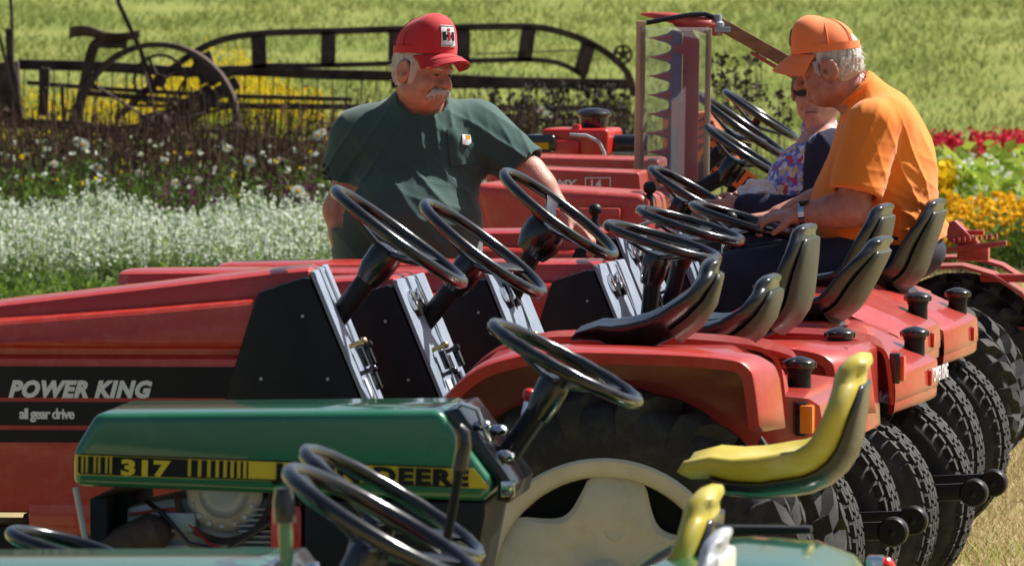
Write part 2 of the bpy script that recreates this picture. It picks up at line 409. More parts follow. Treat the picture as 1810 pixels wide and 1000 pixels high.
def seat(root, x0, z0, L, Hh, lean, W, mats=('vinyl', 'shell'), pan_t=.025, shell_from=.45, lip=.028, curve=.12, name='seat', front_t=.45):
    """bucket seat: front lip at x0, cushion length L, back height Hh leaning by `lean` degrees"""
    le = R_(lean); P = [Vector((x0 - .03, z0 - .012)), Vector((x0 - .02, z0 - .004)), Vector((x0 + .03, z0)), Vector((x0 + max(.055, L * .3), z0 - min(.014, L * .05))), Vector((x0 + max(.08, L * .55), z0 - min(.018, L * .07))), Vector((x0 + L * .8, z0 - .01))]
    for a in (.2, .4, .6, .8, 1.0):       # bend
        ang = a * (math.pi / 2 - le)
        P.append(Vector((x0 + L * .8, z0 - .01)) + Vector((curve * math.sin(ang), curve * (1 - math.cos(ang)))))
    bdir = Vector((math.sin(le), math.cos(le))); q = P[-1]; nb = Vector((math.cos(le), -math.sin(le)))
    for f in (.2, .4, .6, .75, .87, .95, 1.0): P.append(q + bdir * (Hh - curve) * f)
    KB = len(P); q = P[-1]
    for a in (18, 36, 54, 70): P.append(q + bdir * lip * math.sin(R_(a)) + nb * lip * (1 - math.cos(R_(a))))
    K = len(P); rings = []; srings = []
    arc = [0.0]
    for i in range(1, K): arc.append(arc[-1] + (P[i] - P[i - 1]).length)
    ab = arc[KB - 1]
    for i, p in enumerate(P):
        d = (P[min(i + 1, K - 1)] - P[max(i - 1, 0)]).normalized(); nn = Vector((-d.y, d.x)); f = arc[i] / arc[-1]; fb = min(1.0, arc[i] / ab)
        wd = W * (.74 + .26 * min(1, fb / .25) ** .6) if fb < .3 else W * (1.0 - .06 * (fb - .3))
        if fb > .78: wd *= math.sqrt(max(0.05, 1 - ((fb - .78) / .32) ** 2.6))
        if i >= KB: wd *= .96 - .05 * (i - KB)
        lift = .046 * math.sin(math.pi * min(1, .10 + fb * .76))
        if fb > .72: lift *= 1 - min(1, (fb - .72) / .26) ** 1.6
        th = pan_t * (front_t + (1 - front_t) * min(1, fb / .3)) * (1 if i < KB else (.92, .8, .62, .36)[i - KB])
        if i == 0: th *= .4
        ring = []
        for j in range(24):
            a = 2 * math.pi * j / 24; c, sn = math.cos(a), math.sin(a)
            ly = wd * math.copysign(abs(c) ** .6, c) / 2; ln = th * math.copysign(abs(sn) ** .8, sn) + lift * (abs(ly) / (wd / 2)) ** 2.4
            ring.append((p.x + nn.x * ln, ly, p.y + nn.y * ln))
        rings.append(ring)
        if f >= shell_from and i < KB:
            g = (f - shell_from) / (1 - shell_from); back = .004 + .020 * math.sin(math.pi * min(1, .15 + g * .85)) ** .7
            ring = []
            for j in range(20):
                a = 2 * math.pi * j / 20; c, sn = math.cos(a), math.sin(a)
                ly = wd * .82 * math.copysign(abs(c) ** .6, c) / 2
                ln = -pan_t * .86 - (back if sn < 0 else -.006) * abs(sn) ** .5 + lift * .80 * (abs(ly) / (wd / 2)) ** 2.4
                ring.append((p.x + nn.x * ln, ly, p.y + nn.y * ln))
            srings.append(ring)
    o = MB().loft(rings).build(name, mats[0], root, ang=70)
    if len(srings) > 2:
        sp = MB().loft(srings).build('seat_shell', mats[1], o, ang=60)
    return o
def knob_lever(root, x, y, z0, z1, lean=0.0, r=.022):
    o = MB().tube([(x - lean, y, z0), (x, y, z1)], .009, 8).build('gear_lever', 'black', root)
    b = MB(); b.ball((x, y, z1 + r * .7), r, 8); b.lathe([(.014, z1 - .05), (.013, z1 - .01), (.009, z1)], 10, axis='z', c=(x, y, 0))
    b.build('lever_knob', 'black', o); return o

# ------------------------------------------------------------------ red garden tractors with the black dash tower
def power(label, px, py, S, yaw, R=.33, tread='turf', tw=.27, rimmat='cream', rim=.16, sw=(.17, .02, 17, .17), seat_p=None, deck='slope', cap=True, hitch=False, gauges=True,
          col_base=(.04, -.15), wheel_sp=(200, 330, 80), grips=False, lettering=True, boot=.04, tail_text=False, group='red tractors with black dash towers parked in a row', axle=.71, paint='red', fend=1.115, low_back=False, drop=1.0, hl=1.0):
    zc = hz(py, S); loc = at(px, S, zc); loc.z = 0
    T = thing('garden_tractor', label, 'tractor', loc, -R_(yaw), group)
    Z = lambda d: zc + d
    # bonnet
    wt = .15; rings = []
    for x, dz, b, wo in ((-1.06, -.165, .03, -.02), (-1.03, -.14, .026, 0), (-.77, -.088, .028, 0), (-.4, -.045, .042, 0), (-.1, -.008, .052, 0), (-.012, .0, .055, 0), (0, -.008, .052, -.006)):
        t = zc + dz * drop; hw = wt + wo; x *= hl
        half = [(0, t + .006), (hw * .5, t + .005), (hw - .014, t), (hw - .004, t - .005), (hw, t - .014), (hw + .004, t - b), (hw + .012, t - b - .006), (hw + .044, t - b - .012), (hw + .051, t - b - .02)]
        zz = [(.054, -.115), (.060, -.165), (.058, -.182), (.044, -.190), (.044, -.204), (.058, -.214)]
        lim = t - b - .02
        for dw, d in zz: half.append((hw + dw, min(lim - .004 * (len(half)), Z(d))))
        half += [(hw + .060, Z(-.23)), (hw + .060, Z(-.58)), (hw + .04, Z(-.585))]
        ring = [(x, -a, c) for a, c in half][::-1] + [(x, a, c) for a, c in half[1:]]
        rings.append(ring)
    H = MB().loft(rings).build('bonnet', paint, T, ang=28)
    for s in (-1, 1): MB().box((-.45, s * .205, Z(-.60)), (.46, .012, .075)).build('side_skirt', paint, T, bevel=.003)
    g = MB().box((-.93, 0, Z(-.44)), (.20, .35, .3)); g.build('grille_opening', 'black', T, bevel=.01)
    if lettering:
        yb = -(wt + .060)
        for z1, z0 in ((-.2325, -.307), (-.3175, -.374), (-.385, -.4145)):
            MB().box((-.60, yb - .0015, Z((z0 + z1) / 2)), (.90, .003, z1 - z0)).build('decal_band', 'ink_black', T)
        text('decal_lettering', 'POWER KING', .0385, 'white_ink', T, (-.728, yb - .0045, Z(-.3045)), .002, .0030, .28, 1.10, wide=.96)
        text('decal_lettering', 'all gear drive', .0250, 'white_ink', T, (-.702, yb - .0045, Z(-.357)), .002, .0010, 0, .86, wide=.90)
    # dash tower
    poly = [(-.125, Z(-.052)), (-.02, Z(-.018)), (-.002, Z(-.02)), (.155, Z(-.395)), (.155, Z(-.64)), (-.27, Z(-.64)), (-.205, Z(-.30)), (-.135, Z(-.075))]
    tw_ = MB().prism(poly, -.2165, .2165).build('dash_tower', 'black', T, bevel=.008)
    for (x, z) in ((-.02, -.11), (-.12, -.26), (.04, -.26), (-.15, -.42), (.06, -.42)):
        for s in (-1, 1): MB().lathe([(.001, s * .219), (.0038, s * .219), (.0045, s * .2155)], 8, c=(x, 0, Z(z))).build('bolt', 'grey_metal', tw_)
    a = math.atan2(.155, .375)
    def dp(s, off=.0):                    # point on the slanted instrument panel, s metres down from its top
        return Vector((.008 + math.sin(a) * s + math.cos(a) * off, 0, Z(-.004) - math.cos(a) * s + math.sin(a) * off))
    p = MB(); A, B = dp(0), dp(.40)
    p.prism([(A.x, A.z), (B.x, B.z), (B.x - .012, B.z), (A.x - .012, A.z)], -.2155, .2155)
    pan = p.build('instrument_panel', 'panel_grey', T, bevel=.004)
    for yy in (.05,):
        fl = MB(); A, B = dp(.01, .0025), dp(.39, .0025)
        fl.prism([(A.x + .001, A.z), (B.x + .001, B.z), (B.x - .004, B.z), (A.x - .004, A.z)], yy - .004, yy + .004); fl.build('panel_ridge', 'panel_grey', pan)
    rot = Matrix.Rotation(math.pi / 2 - a, 3, 'Y')
    def disc(s, y, r, h, mt, nm, par):
        m = MB(); c = dp(s)
        base = MB(); base.lathe([(r * .2, h), (r * .85, h), (r, h * .8), (r, 0)], 20, axis='z')
        m.add([rot @ Vector(q) + Vector((c.x, y, c.z)) for q in base.v], base.f); return m.build(nm, mt, par)
    if gauges:
        for y in (-.125, -.02):
            gq = disc(.062, y, .030, .012, 'chrome', 'gauge', pan)
        for y in (-.11, -.015): disc(.085 if y < 0 else .075, y, .023, .0135, 'ink_black', 'gauge_face', pan)
    for s, y, ln in ((.20, -.11, .036), (.27, -.12, .034), (.215, .06, .03)):
        kn = MB(); c = dp(s); d = Vector((math.cos(a), 0, math.sin(a)))
        kn.tube([c + Vector((0, y, 0)), c + d * ln + Vector((0, y, 0))], .006, 8); e = c + d * ln
        kn.ball((e.x, y, e.z), (.011, .011, .010), 6)
        kn.build('control_knob', 'brass' if y == -.11 else 'gloss_black', pan)
    for s, y in ((.235, -.1), (.24, .1), (.30, 0)):
        kb = MB(); c = dp(s, .02); kb.box((c.x, y, c.z), (.05, .03, .016), rot)
        kb.build('switch', 'gloss_black', pan, bevel=.003)
    st = dp(.33, .003); m = MB(); base = MB().box((0, 0, 0), (.09, .06, .003)); m.add([rot @ Vector(q) + Vector((st.x, -.08, st.z)) for q in base.v], base.f); m.build('sticker', 'white_ink', pan)
    steering(T, (sw[0], Z(sw[1])), sw[2], sw[3], (col_base[0], Z(col_base[1])), spokes=wheel_sp, grips=grips, boot=boot)
    # wings and rear deck
    dk = -.185
    if deck == 'flat':
        path = [(.29, dk - .17), (.335, dk - .10), (.41, dk - .035), (.50, dk - .004), (.60, dk + .008), (.85, dk + .004), (fend - .075, dk - .008), (fend - .03, dk - .03), (fend - .015, dk - .07), (fend, dk - .19)]
        base_path = path; path = smooth(path, 4)
        for s in (-1, 1):
            rr = []
            for i, (x, d) in enumerate(path):
                q0 = Vector(path[max(0, i - 1)]); q1 = Vector(path[min(len(path) - 1, i + 1)]); t = (q1 - q0).normalized(); nn = Vector((-t.y, t.x)); ou, inn = .475, .185
                if i == len(path) - 1: ou = .33
                out = []
                for y, dn in ((ou, -.030), (ou + .003, -.004), (ou - .004, .0), (inn, .0), (inn, -.012), (ou - .012, -.012), (ou - .012, -.030)):
                    fl_ = .05 * min(1, max(0, (x - fend + .075) / .06)) * (1 - (y - inn) / (ou - inn)) if x > fend - .07 else 0
                    out.append((x + nn.x * dn + fl_, s * y, Z(d + nn.y * dn)))
                rr.append(out)
            MB().loft(rr).build('mudguard', paint, T, ang=45)
            pl = [(x, Z(d) - .006) for x, d in base_path]
            MB().prism(pl + [(fend - .055, Z(dk - .30)), (.34, Z(dk - .30))], s * .186 - .006, s * .186 + .006).build('mudguard_side', paint, T)
        if low_back:
            cd = MB(); cd.prism([(.42, Z(dk - .03)), (.50, Z(dk - .012)), (.84, Z(dk - .012)), (.845, Z(dk - .075)), (1.0, Z(dk - .075)), (1.01, Z(dk - .3)), (.45, Z(dk - .3))], -.178, .178); cd.build('seat_deck', paint, T, bevel=.008)
            rr = []
            for x, d, hw in ((.90, -.085, .45), (1.0, -.09, .45), (1.10, -.10, .43), (1.125, -.118, .415), (1.13, -.15, .41), (1.12, -.27, .36)):
                rr.append([(x, -hw, Z(dk + d)), (x, hw, Z(dk + d)), (x - .004, hw, Z(dk - .275)), (x - .004, -hw, Z(dk - .275))])
            MB().loft(rr).build('rear_shelf', paint, T, ang=35)
            capz, capx, capy = dk - .075, 1.03, -.05
        else:
            cd = MB(); cd.prism([(.42, Z(dk - .03)), (.50, Z(dk - .012)), (1.0, Z(dk - .012)), (1.03, Z(dk - .03)), (1.04, Z(dk - .25)), (.45, Z(dk - .3))], -.19, .19); cd.build('seat_deck', paint, T, bevel=.008)
            capz, capx, capy = dk - .035, .93, .15
        lampx, lampz = (1.070, dk - .150) if low_back else (fend + .012, dk - .10)
    else:
        path = [(.28, dk - .18, .45), (.33, dk - .10, .455), (.42, dk - .035, .46), (.55, dk, .46), (.66, dk, .46), (.73, dk - .008, .455), (.85, dk - .058, .44), (.93, dk - .094, .415), (.953, dk - .106, .40), (.960, dk - .118, .395), (.962, dk - .185, .395), (.94, dk - .195, .375)]
        base_path = path; path = smooth(path, 3)
        rr = []; n2 = 15
        for x, d, hw in path:
            out = []
            for j in range(n2):
                f = -1 + 2 * j / (n2 - 1); cr = .012 * (abs(f) ** 3)
                ridge = .012 * math.exp(-((abs(f) - .52) / .07) ** 2) if .5 < x < .9 else 0
                out.append((x - (.035 * abs(f) ** 3 if x > .8 else 0), f * hw, Z(d) - cr + ridge))
            low = [(q[0] - .004, q[1] * .985, q[2] - .030) for q in out[::-1]]
            rr.append(out + low)
        MB().loft(rr).build('mudguard_deck', paint, T, ang=40)
        for s in (-1, 1):
            pl = [(x, Z(d) - .034) for x, d, hw in base_path[:-3]]
            MB().prism(pl + [(.86, Z(dk - .30)), (.34, Z(dk - .42))], s * .19 - .006, s * .19 + .006).build('mudguard_side', 'black', T)  # black in place of the deck paint: painted shade below the deck
        MB().prism([(.42, Z(dk - .02)), (.46, Z(dk + .022)), (.68, Z(dk + .02)), (.72, Z(dk - .02))], -.2, .2).build('seat_plinth', paint, T, bevel=.012)
        capz, capx, capy = dk - .068, .90, .14
        lampx, lampz = .935, dk - .153
        if tail_text:
            text('rear_lettering', 'POWER KING', .043, 'white_ink', T, (.9635, .075, Z(dk - .170)), .002, .001, .0, 1, rot=(math.pi / 2, 0, math.pi / 2), wide=.85)
    if cap:
        c = MB(); c.lathe([(.031, Z(capz) - .05), (.031, Z(capz) + .020), (.034, Z(capz) + .022), (.034, Z(capz) + .030)], 20, axis='z', c=(capx, capy, 0))
        o = c.build('filler_neck', 'black', T)
        c = MB(); z = Z(capz) + .030
        c.lathe([(.026, z), (.040, z), (.042, z + .004), (.042, z + .016), (.036, z + .021), (.024, z + .026), (.006, z + .031)], 20, axis='z', c=(capx, capy, 0))
        for q in range(6):
            t = q * math.pi / 3; c.box((capx + .041 * math.cos(t), capy + .041 * math.sin(t), z + .009), (.006, .010, .014), Matrix.Rotation(t, 3, 'Z'))
        c.build('filler_cap', 'gloss_black', o, bevel=.001)
    if deck == 'slope' or low_back or not gauges is True or hitch:
        ly = .02 if deck == 'slope' else (-.437 if low_back else .38); lh = .055 if deck == 'slope' else .085
        if not (deck == 'flat' and not low_back and not hitch):
            l = MB().box((lampx + .012, ly, Z(lampz)), (.03, .05, lh)).build('tail_lamp', 'gloss_black', T, bevel=.004)
            MB().box((lampx + .028, ly - (.012 if low_back else 0), Z(lampz)), (.034 if low_back else .022, .052 if low_back else .038, lh * .84)).build('lamp_lens', 'amber' if low_back else 'lamp_red', l, bevel=.006)
    # running gear
    ch = MB(); ch.box((-.4, 0, Z(-.70)), (1.2, .26, .16)); ch.box((.55, 0, R + .02), (.55, .24, .26)); ch.build('chassis', 'black', T, bevel=.02)
    MB().tube([(axle, -.42, R - .012), (axle, .42, R - .012)], .05, 14).build('rear_axle', 'black', T)
    MB().box((.36, 0, Z(-.62)), (.42, .74, .015)).build('footplate', 'black', T)
    MB().tube([(-.78, -.34, .24), (-.78, 0, .27), (-.78, .34, .24)], .03, 10).build('front_axle', 'black', T)
    for s in (-1, 1):
        wheel(T, 'rear_wheel', axle, s * (.36 + .0), R, rim, tw, tread, rimmat, star=rim > .25, turn=.09)
        wheel(T, 'front_wheel', -.78, s * .36, .235, .115, .13, 'rib', rimmat)
    if seat_p: seat(T, **seat_p(Z))
    if hitch:
        for s in (-1, 1):
            y = s * .20
            a_ = MB(); a_.box((.895, y, .375), (.46, .020, .050), Matrix.Rotation(-R_(3), 3, 'Y')); arm = a_.build('hitch_arm', 'black', T, bevel=.006)
            b = MB(); b.lathe([(.014, y - .026), (.036, y - .026), (.041, y - .019), (.041, y + .019), (.036, y + .026), (.014, y + .026)], 24, c=(1.13, 0, .383)); b.ball((1.13, y, .383), (.024, .030, .024), 8)
            b.build('ball_end', 'black', arm, bevel=0)
            MB().box((.83, y - s * .02, .52), (.055, .014, .36), Matrix.Rotation(-R_(24), 3, 'Y')).build('lift_plate', 'black', T, bevel=.003)
            tb = MB(); tb.tube([(.75, y - .06, .62), (.815, y - .05, .49)], .007, 8)
            for dd in (-.012, .012): tb.tube([(.815 + dd, y - .05, .49), (.885 + dd, y - .04, .35)], .005, 6)
            tb.lathe([(.012, y - .06), (.020, y - .06), (.020, y - .03), (.012, y - .03)], 12, c=(.818, 0, .488)); tb.build('turnbuckle', 'grey_metal', T)
        lk = MB(); lk.box((.80, 0, .66), (.10, .44, .05)); lk.box((.83, -.22, .64), (.09, .02, .11), Matrix.Rotation(R_(-25), 3, 'Y')); lk.box((.83, .22, .64), (.09, .02, .11), Matrix.Rotation(R_(-25), 3, 'Y'))
        lk.build('lift_arm', 'black', T, bevel=.006)
    return T
T1 = power('large red tractor at the front with POWER KING on its black side band', 562, 470, 730, 3, R=.475, tread='ag', tw=.20, rim=.285, sw=(.197, .072, 36, .19), deck='flat', cap=False, fend=1.085,
           gauges=False, seat_p=lambda Z: dict(x0=.655, z0=Z(-.165), L=.13, Hh=.205, lean=11, W=.38, front_t=.2, curve=.19), wheel_sp=(180, 300, 60), col_base=(.035, -.14))
T2 = power('red tractor second in the row, two round gauges on its dash, amber lamp behind', 720, 485, 681, 9, R=.40, tread='ag', tw=.22, rim=.24, sw=(.2, .07, 37, .19), deck='flat', fend=.98, low_back=True, drop=.5,
           seat_p=lambda Z: dict(x0=.66, z0=Z(-.160), L=.16, Hh=.175, lean=11, W=.38, front_t=.25, curve=.15), wheel_sp=(180, 300, 60), col_base=(.04, -.13))
T3 = power('red tractor whose large steering wheel stands in front of the green shirted man\'s hand', 885, 475, 636, 11, R=.355, sw=(.165, .154, 37, .19), seat_p=lambda Z: dict(x0=.52, z0=Z(-.15), L=.24, Hh=.275, lean=7, W=.38), hitch=True,
           wheel_sp=(235, 350, 110), boot=.06, col_base=(.02, -.10), deck='flat', fend=1.03, drop=.08)
T4 = power('red tractor with hitch arms sticking out behind and white lettering on its rear lip', 1075, 460, 594, 12, R=.33, sw=(.165, .058, 17, .172), seat_p=lambda Z: dict(x0=.45, z0=Z(-.145), L=.22, Hh=.285, lean=29, W=.38), hitch=True,
           wheel_sp=(190, 310, 60), tail_text=True, col_base=(.12, -.2), drop=.12, hl=1.1)
T5 = power('red tractor with its bonnet just behind the green shirted man and an empty seat', 1110, 405, 562, 12, R=.36, sw=(.2, .014, 17, .168), seat_p=lambda Z: dict(x0=.46, z0=Z(-.17), L=.24, Hh=.27, lean=14, W=.38),
           grips=True, col_base=(.13, -.25), drop=.1, hl=.80)
T6 = power('red tractor on which the man in the orange shirt is sitting', 1205, 404, 535, 11, R=.33, sw=(.2, .03, 17, .17), seat_p=lambda Z: dict(x0=.46, z0=Z(-.17), L=.26, Hh=.30, lean=18, W=.42), col_base=(.12, -.25), wheel_sp=(180, 300, 60))
for T, off in ((T2, (.30, -.24)), (T4, (.33, -.2)), (T5, (-.09, .12)), (T6, (-.26, .1))):
    pass
knob_lever(T5, -.085, -.1, hz(405, 562) - .05, hz(378, 562), .01)
knob_lever(T6, .145, .12, hz(404, 535) - .1, hz(395, 535), .01)

# ------------------------------------------------------------------ older red tractors behind
def old(label, px0, px1, pytop0, pytop1, S, yaw, side_h=.34, paint='old_red', sw=None, lettering=None, R=.34, tread='ag', axle=1.05, hw=.19, front_lean=.08, round_=.035, group='older red tractors in the back half of the row', seat_=True, base=None, wing=True, letter_z=0, rim=.2):
    zc = hz(pytop1, S); zf = hz(pytop0, S); loc = at(px1, S, zc); loc.z = 0; Lh = (px1 - px0) / S / math.cos(R_(yaw))
    T = thing('garden_tractor', label, 'tractor', loc, -R_(yaw), group)
    poly = [(-Lh, zf), (0, zc), (.015, zc - side_h * .4), (-.02, zc - side_h), (-Lh + front_lean, zf - side_h), (-Lh + .01, zf - .05)]
    MB().prism(poly, -hw, hw).build('bonnet', paint, T, bevel=round_, seg=5)
    MB().prism([(-Lh - .008, zf - .012), (-Lh + .03, zf - .012), (-Lh + .03 + front_lean, zf - side_h), (-Lh - .008 + front_lean * 1.0, zf - side_h)], -hw * .98, hw * .98).build('grille_shell', paint, T, bevel=.015)
    if lettering:
        text('bonnet_lettering', lettering, .030, 'white_ink', T, (-.475, -hw - .003, zc - .056 + letter_z), .002, .0018, .2, 1.0, wide=1.15)
        fr = MB()
        for bx in ((-.195, .0, .004, .044), (-.105, .0, .004, .044), (-.15, .022, .094, .004), (-.15, -.022, .094, .004)):
            fr.box((bx[0], -hw - .003, zc - .041 + bx[1] + letter_z), (bx[2], .003, bx[3]))
        fr.build('badge_frame', 'white_ink', T)
        text('badge_number', '14', .030, 'white_ink', T, (-.182, -hw - .003, zc - .056 + letter_z), .002, .0014, 0, 1.15)
    ch = MB(); ch.box((-Lh * .4, 0, zc - side_h - .12), (Lh * 1.3, .22, .18)); ch.box((axle * .55, 0, R + .08), (axle * 1.0, .24, .28)); ch.build('chassis', 'black', T, bevel=.02)
    MB().tube([(axle, -.4, R), (axle, .4, R)], .05, 12).build('rear_axle', 'black', T)
    MB().tube([(-Lh * .75, -.36, .24), (-Lh * .75, .36, .24)], .03, 10).build('front_axle', 'black', T)
    for s in (-1, 1):
        wheel(T, 'rear_wheel', axle, s * .42, R, rim, .22, tread, 'old_red')
        wheel(T, 'front_wheel', -Lh * .75, s * .38, .23, .11, .12, 'rib', 'old_red')
        if wing:
            rr = []
            for k in range(12):
                t = R_(185 - k * 17); r = R + .06
                rr.append([(axle + q * math.cos(t), y, R + q * math.sin(t)) for q, y in ((r, s * .53), (r, s * .27), (r - .012, s * .27), (r - .012, s * .53))])
            MB().loft(rr).build('mudguard', paint, T, ang=45)
    if sw: steering(T, (sw[0], sw[1]), sw[2], sw[3], base or (sw[0] - .24, sw[1] - .34), spokes=(180, 300, 60), tube_r=.03)
    if seat_: seat(T, axle - .66, zc - .40, .26, .26, 14, .38)
    return T
S7 = 508
O1 = old('faded red tractor with a plain rounded bonnet, in front of the one marked ECONOMY 14', 855, 1160, 322, 340, S7, 12, side_h=.36, sw=(.12, hz(337, S7), 30, .155), axle=.74, R=.30, wing=False, round_=.06, front_lean=.10)
O2 = old('faded red tractor marked ECONOMY 14 in white on its bonnet', 868, 1138, 292, 302, 485, 6, side_h=.36, sw=(.36, hz(266, 485), 33, .155), wing=False, lettering='ECONOMY', base=(.14, hz(350, 485)), round_=.012)
O3 = old('red tractor behind the one marked ECONOMY 14, its bonnet running behind the wooden post', 940, 1172, 274, 279, 460, 6, side_h=.36, sw=(.30, hz(221, 460), 35, .205), base=(.05, hz(340, 460)), axle=1.12, R=.36, rim=.19, round_=.02)
text('bonnet_lettering', 'ALL GEAR', .026, 'white_ink', O3, (-.24, -.193, hz(279, 460) - .066), .002, .001, .15, 1.0)
knob_lever(O1, .0, -.12, hz(390, S7), hz(338, S7), 0, .024)
rb = MB().box((-.16, -.20, hz(378, S7)), (.15, .05, .055)); rb.build('hydraulic_valve', 'old_red', O1, bevel=.008)
MB().tube([(-.16, -.24, hz(396, S7)), (-.02, -.25, hz(396, S7)), (.05, -.25, hz(383, S7)), (.10, -.25, hz(384, S7)), (.13, -.25, hz(392, S7))], .007, 8).build('hydraulic_pipe', 'steel', O1)
# tractor with bare engine
S10 = 445; zc = hz(226, S10); loc = at(1088, S10, zc); loc.z = 0
E = thing('garden_tractor', 'small tractor with a bare bright red engine and black dome air cleaner on top', 'tractor', loc, -R_(12), 'older red tractors in the back half of the row')
q = lambda px: (px - 1088) / S10
MB().box(((q(968) + q(1088)) / 2, 0, (hz(226, S10) + hz(275, S10)) / 2), (.27, .30, .11)).build('fuel_tank', 'bright_red', E, bevel=.022, seg=4)
MB().box((q(1000), -.16, hz(262, S10)), (.17, .04, .07)).build('engine_cowl', 'bright_red', E, bevel=.01)
ac = MB(); ac.lathe([(.05, hz(228, S10)), (.058, hz(215, S10)), (.060, hz(206, S10)), (.070, hz(204, S10)), (.070, hz(200, S10)), (.055, hz(194, S10)), (.02, hz(191, S10))], 24, axis='z', c=(q(1049), 0, 0)); ac.build('air_cleaner', 'gloss_black', E)
ac = MB(); ac.lathe([(.018, hz(234, S10)), (.020, hz(224, S10)), (.016, hz(219, S10)), (.005, hz(218, S10))], 14, axis='z', c=(q(1029), -.12, 0)); ac.build('tank_cap', 'bright_red', E)
bl = MB(); bl.box((q(968), -.12, hz(252, S10)), (.13, .16, .07)); o = bl.build('blower_cover', 'gloss_black', E, bevel=.02, seg=3)
MB().box((q(970), -.202, hz(256, S10)), (.07, .003, .025)).build('label_plate', 'petal_gold', o)
MB().tube([(q(1020), -.155, hz(237, S10)), (q(1050), -.16, hz(238, S10)), (q(1072), -.16, hz(248, S10)), (q(1082), -.16, hz(268, S10)), (q(1085), -.16, hz(290, S10))], .007, 8).build('throttle_cable', 'grey_metal', E)
MB().tube([(q(1088), -.02, hz(256, S10)), (q(1150), -.02, hz(256, S10))], .042, 16).build('muffler', 'gloss_black', E)
MB().box((q(1010), 0, .55), (.34, .3, .32)).build('engine_block', 'grey_metal', E, bevel=.02)
MB().box((.1, 0, .38), (1.3, .3, .14)).build('chassis', 'old_red', E, bevel=.02)
for s in (-1, 1):
    wheel(E, 'rear_wheel', .65, s * .38, .30, .16, .2, 'ag', 'old_red'); wheel(E, 'front_wheel', -.45, s * .34, .2, .1, .12, 'rib', 'old_red')
seat(E, .35, .62, .3, .28, 16, .42)
# orange tractor at the far end
S11 = 428; zc = hz(196, S11); loc = at(1302, S11, zc); loc.z = 0
G = thing('garden_tractor', 'orange tractor at the far end of the row, partly behind the upright cutter bar', 'tractor', loc, -R_(4))
MB().prism([(-.30, zc - .02), (-.12, zc), (.02, zc - .20), (.02, zc - .30), (-.30, zc - .30)], -.16, .16).build('bonnet', 'orange', G, bevel=.012)
hs = MB()
for k in range(5): hs.box((-.17 + .012 * k, -.1625, zc - .05 - .028 * k), (.16, .003, .008), Matrix.Rotation(R_(-28), 3, 'Y'))
hs.build('hatch_stripes', 'ink_black', G)
MB().prism([(-.20, zc - .12), (-.02, zc - .16), (.10, zc - .31), (-.04, zc - .31)], -.165, -.161).build('side_plate', 'ink_black', G)
tx = text('side_lettering', 'FORD', .085, 'orange', G, (-.165, -.168, zc - .175), .003, .004, .0, .9, rot=(math.pi / 2, R_(38), 0))
steering(G, (.1, hz(204, S11)), 33, .175, (-.02, zc - .35), spokes=(170, 20, 270))
MB().box((.1, 0, zc - .45), (.8, .25, .2)).build('chassis', 'black', G, bevel=.02)
for s in (-1, 1):
    wheel(G, 'rear_wheel', .62, s * .38, .30, .16, .2, 'ag', 'orange'); wheel(G, 'front_wheel', -.5, s * .34, .2, .1, .12, 'rib', 'orange')
seat(G, .3, .68, .3, .28, 16, .42)
# tilling implement behind the back tractors (red)
loc = at(1720, 470, .7); loc.z = 0
I = thing('rear_implement', 'red notched lift frame behind the back tractor, in front of the yellow flowers', 'implement', loc, -R_(12))
zz = lambda py: hz(py, 470)
uu = lambda px: (px - 1720) / 470
im = MB(); im.prism([(uu(1660), zz(398)), (uu(1690), zz(388)), (uu(1732), zz(428)), (uu(1716), zz(440)), (uu(1680), zz(425))], -.05, .03); im.build('bracket', 'old_red', I, bevel=.006)
im = MB(); im.box((uu(1715), -.02, zz(410)), (.11, .03, .018)); im.build('top_bar', 'bright_red', I, bevel=.004)
im = MB().box((uu(1728), -.07, zz(434)), (.24, .025, .020), Matrix.Rotation(R_(-7), 3, 'Y'))
for k in range(9): im.box((uu(1690) + .02 * k, -.07, zz(432) + .017 + .0024 * k), (.010, .025, .018))
im.build('notched_bar', 'old_red', I, bevel=.002)
im = MB().box((uu(1722), -.02, zz(446)), (.12, .05, .06)); im.build('clamp', 'old_red', I, bevel=.008)
im = MB(); im.box((uu(1792), .05, zz(491)), (.26, .06, .03)); im.box((uu(1795), .05, zz(588)), (.2, .05, .05)); im.box((uu(1830), .05, zz(540)), (.05, .05, .3)); im.build('draw_frame', 'old_red', I, bevel=.006)
for s in (-.2, .25):
    MB().box((uu(1740), s, .22), (.08, .03, .44)).build('tine', 'black', I, bevel=.004)

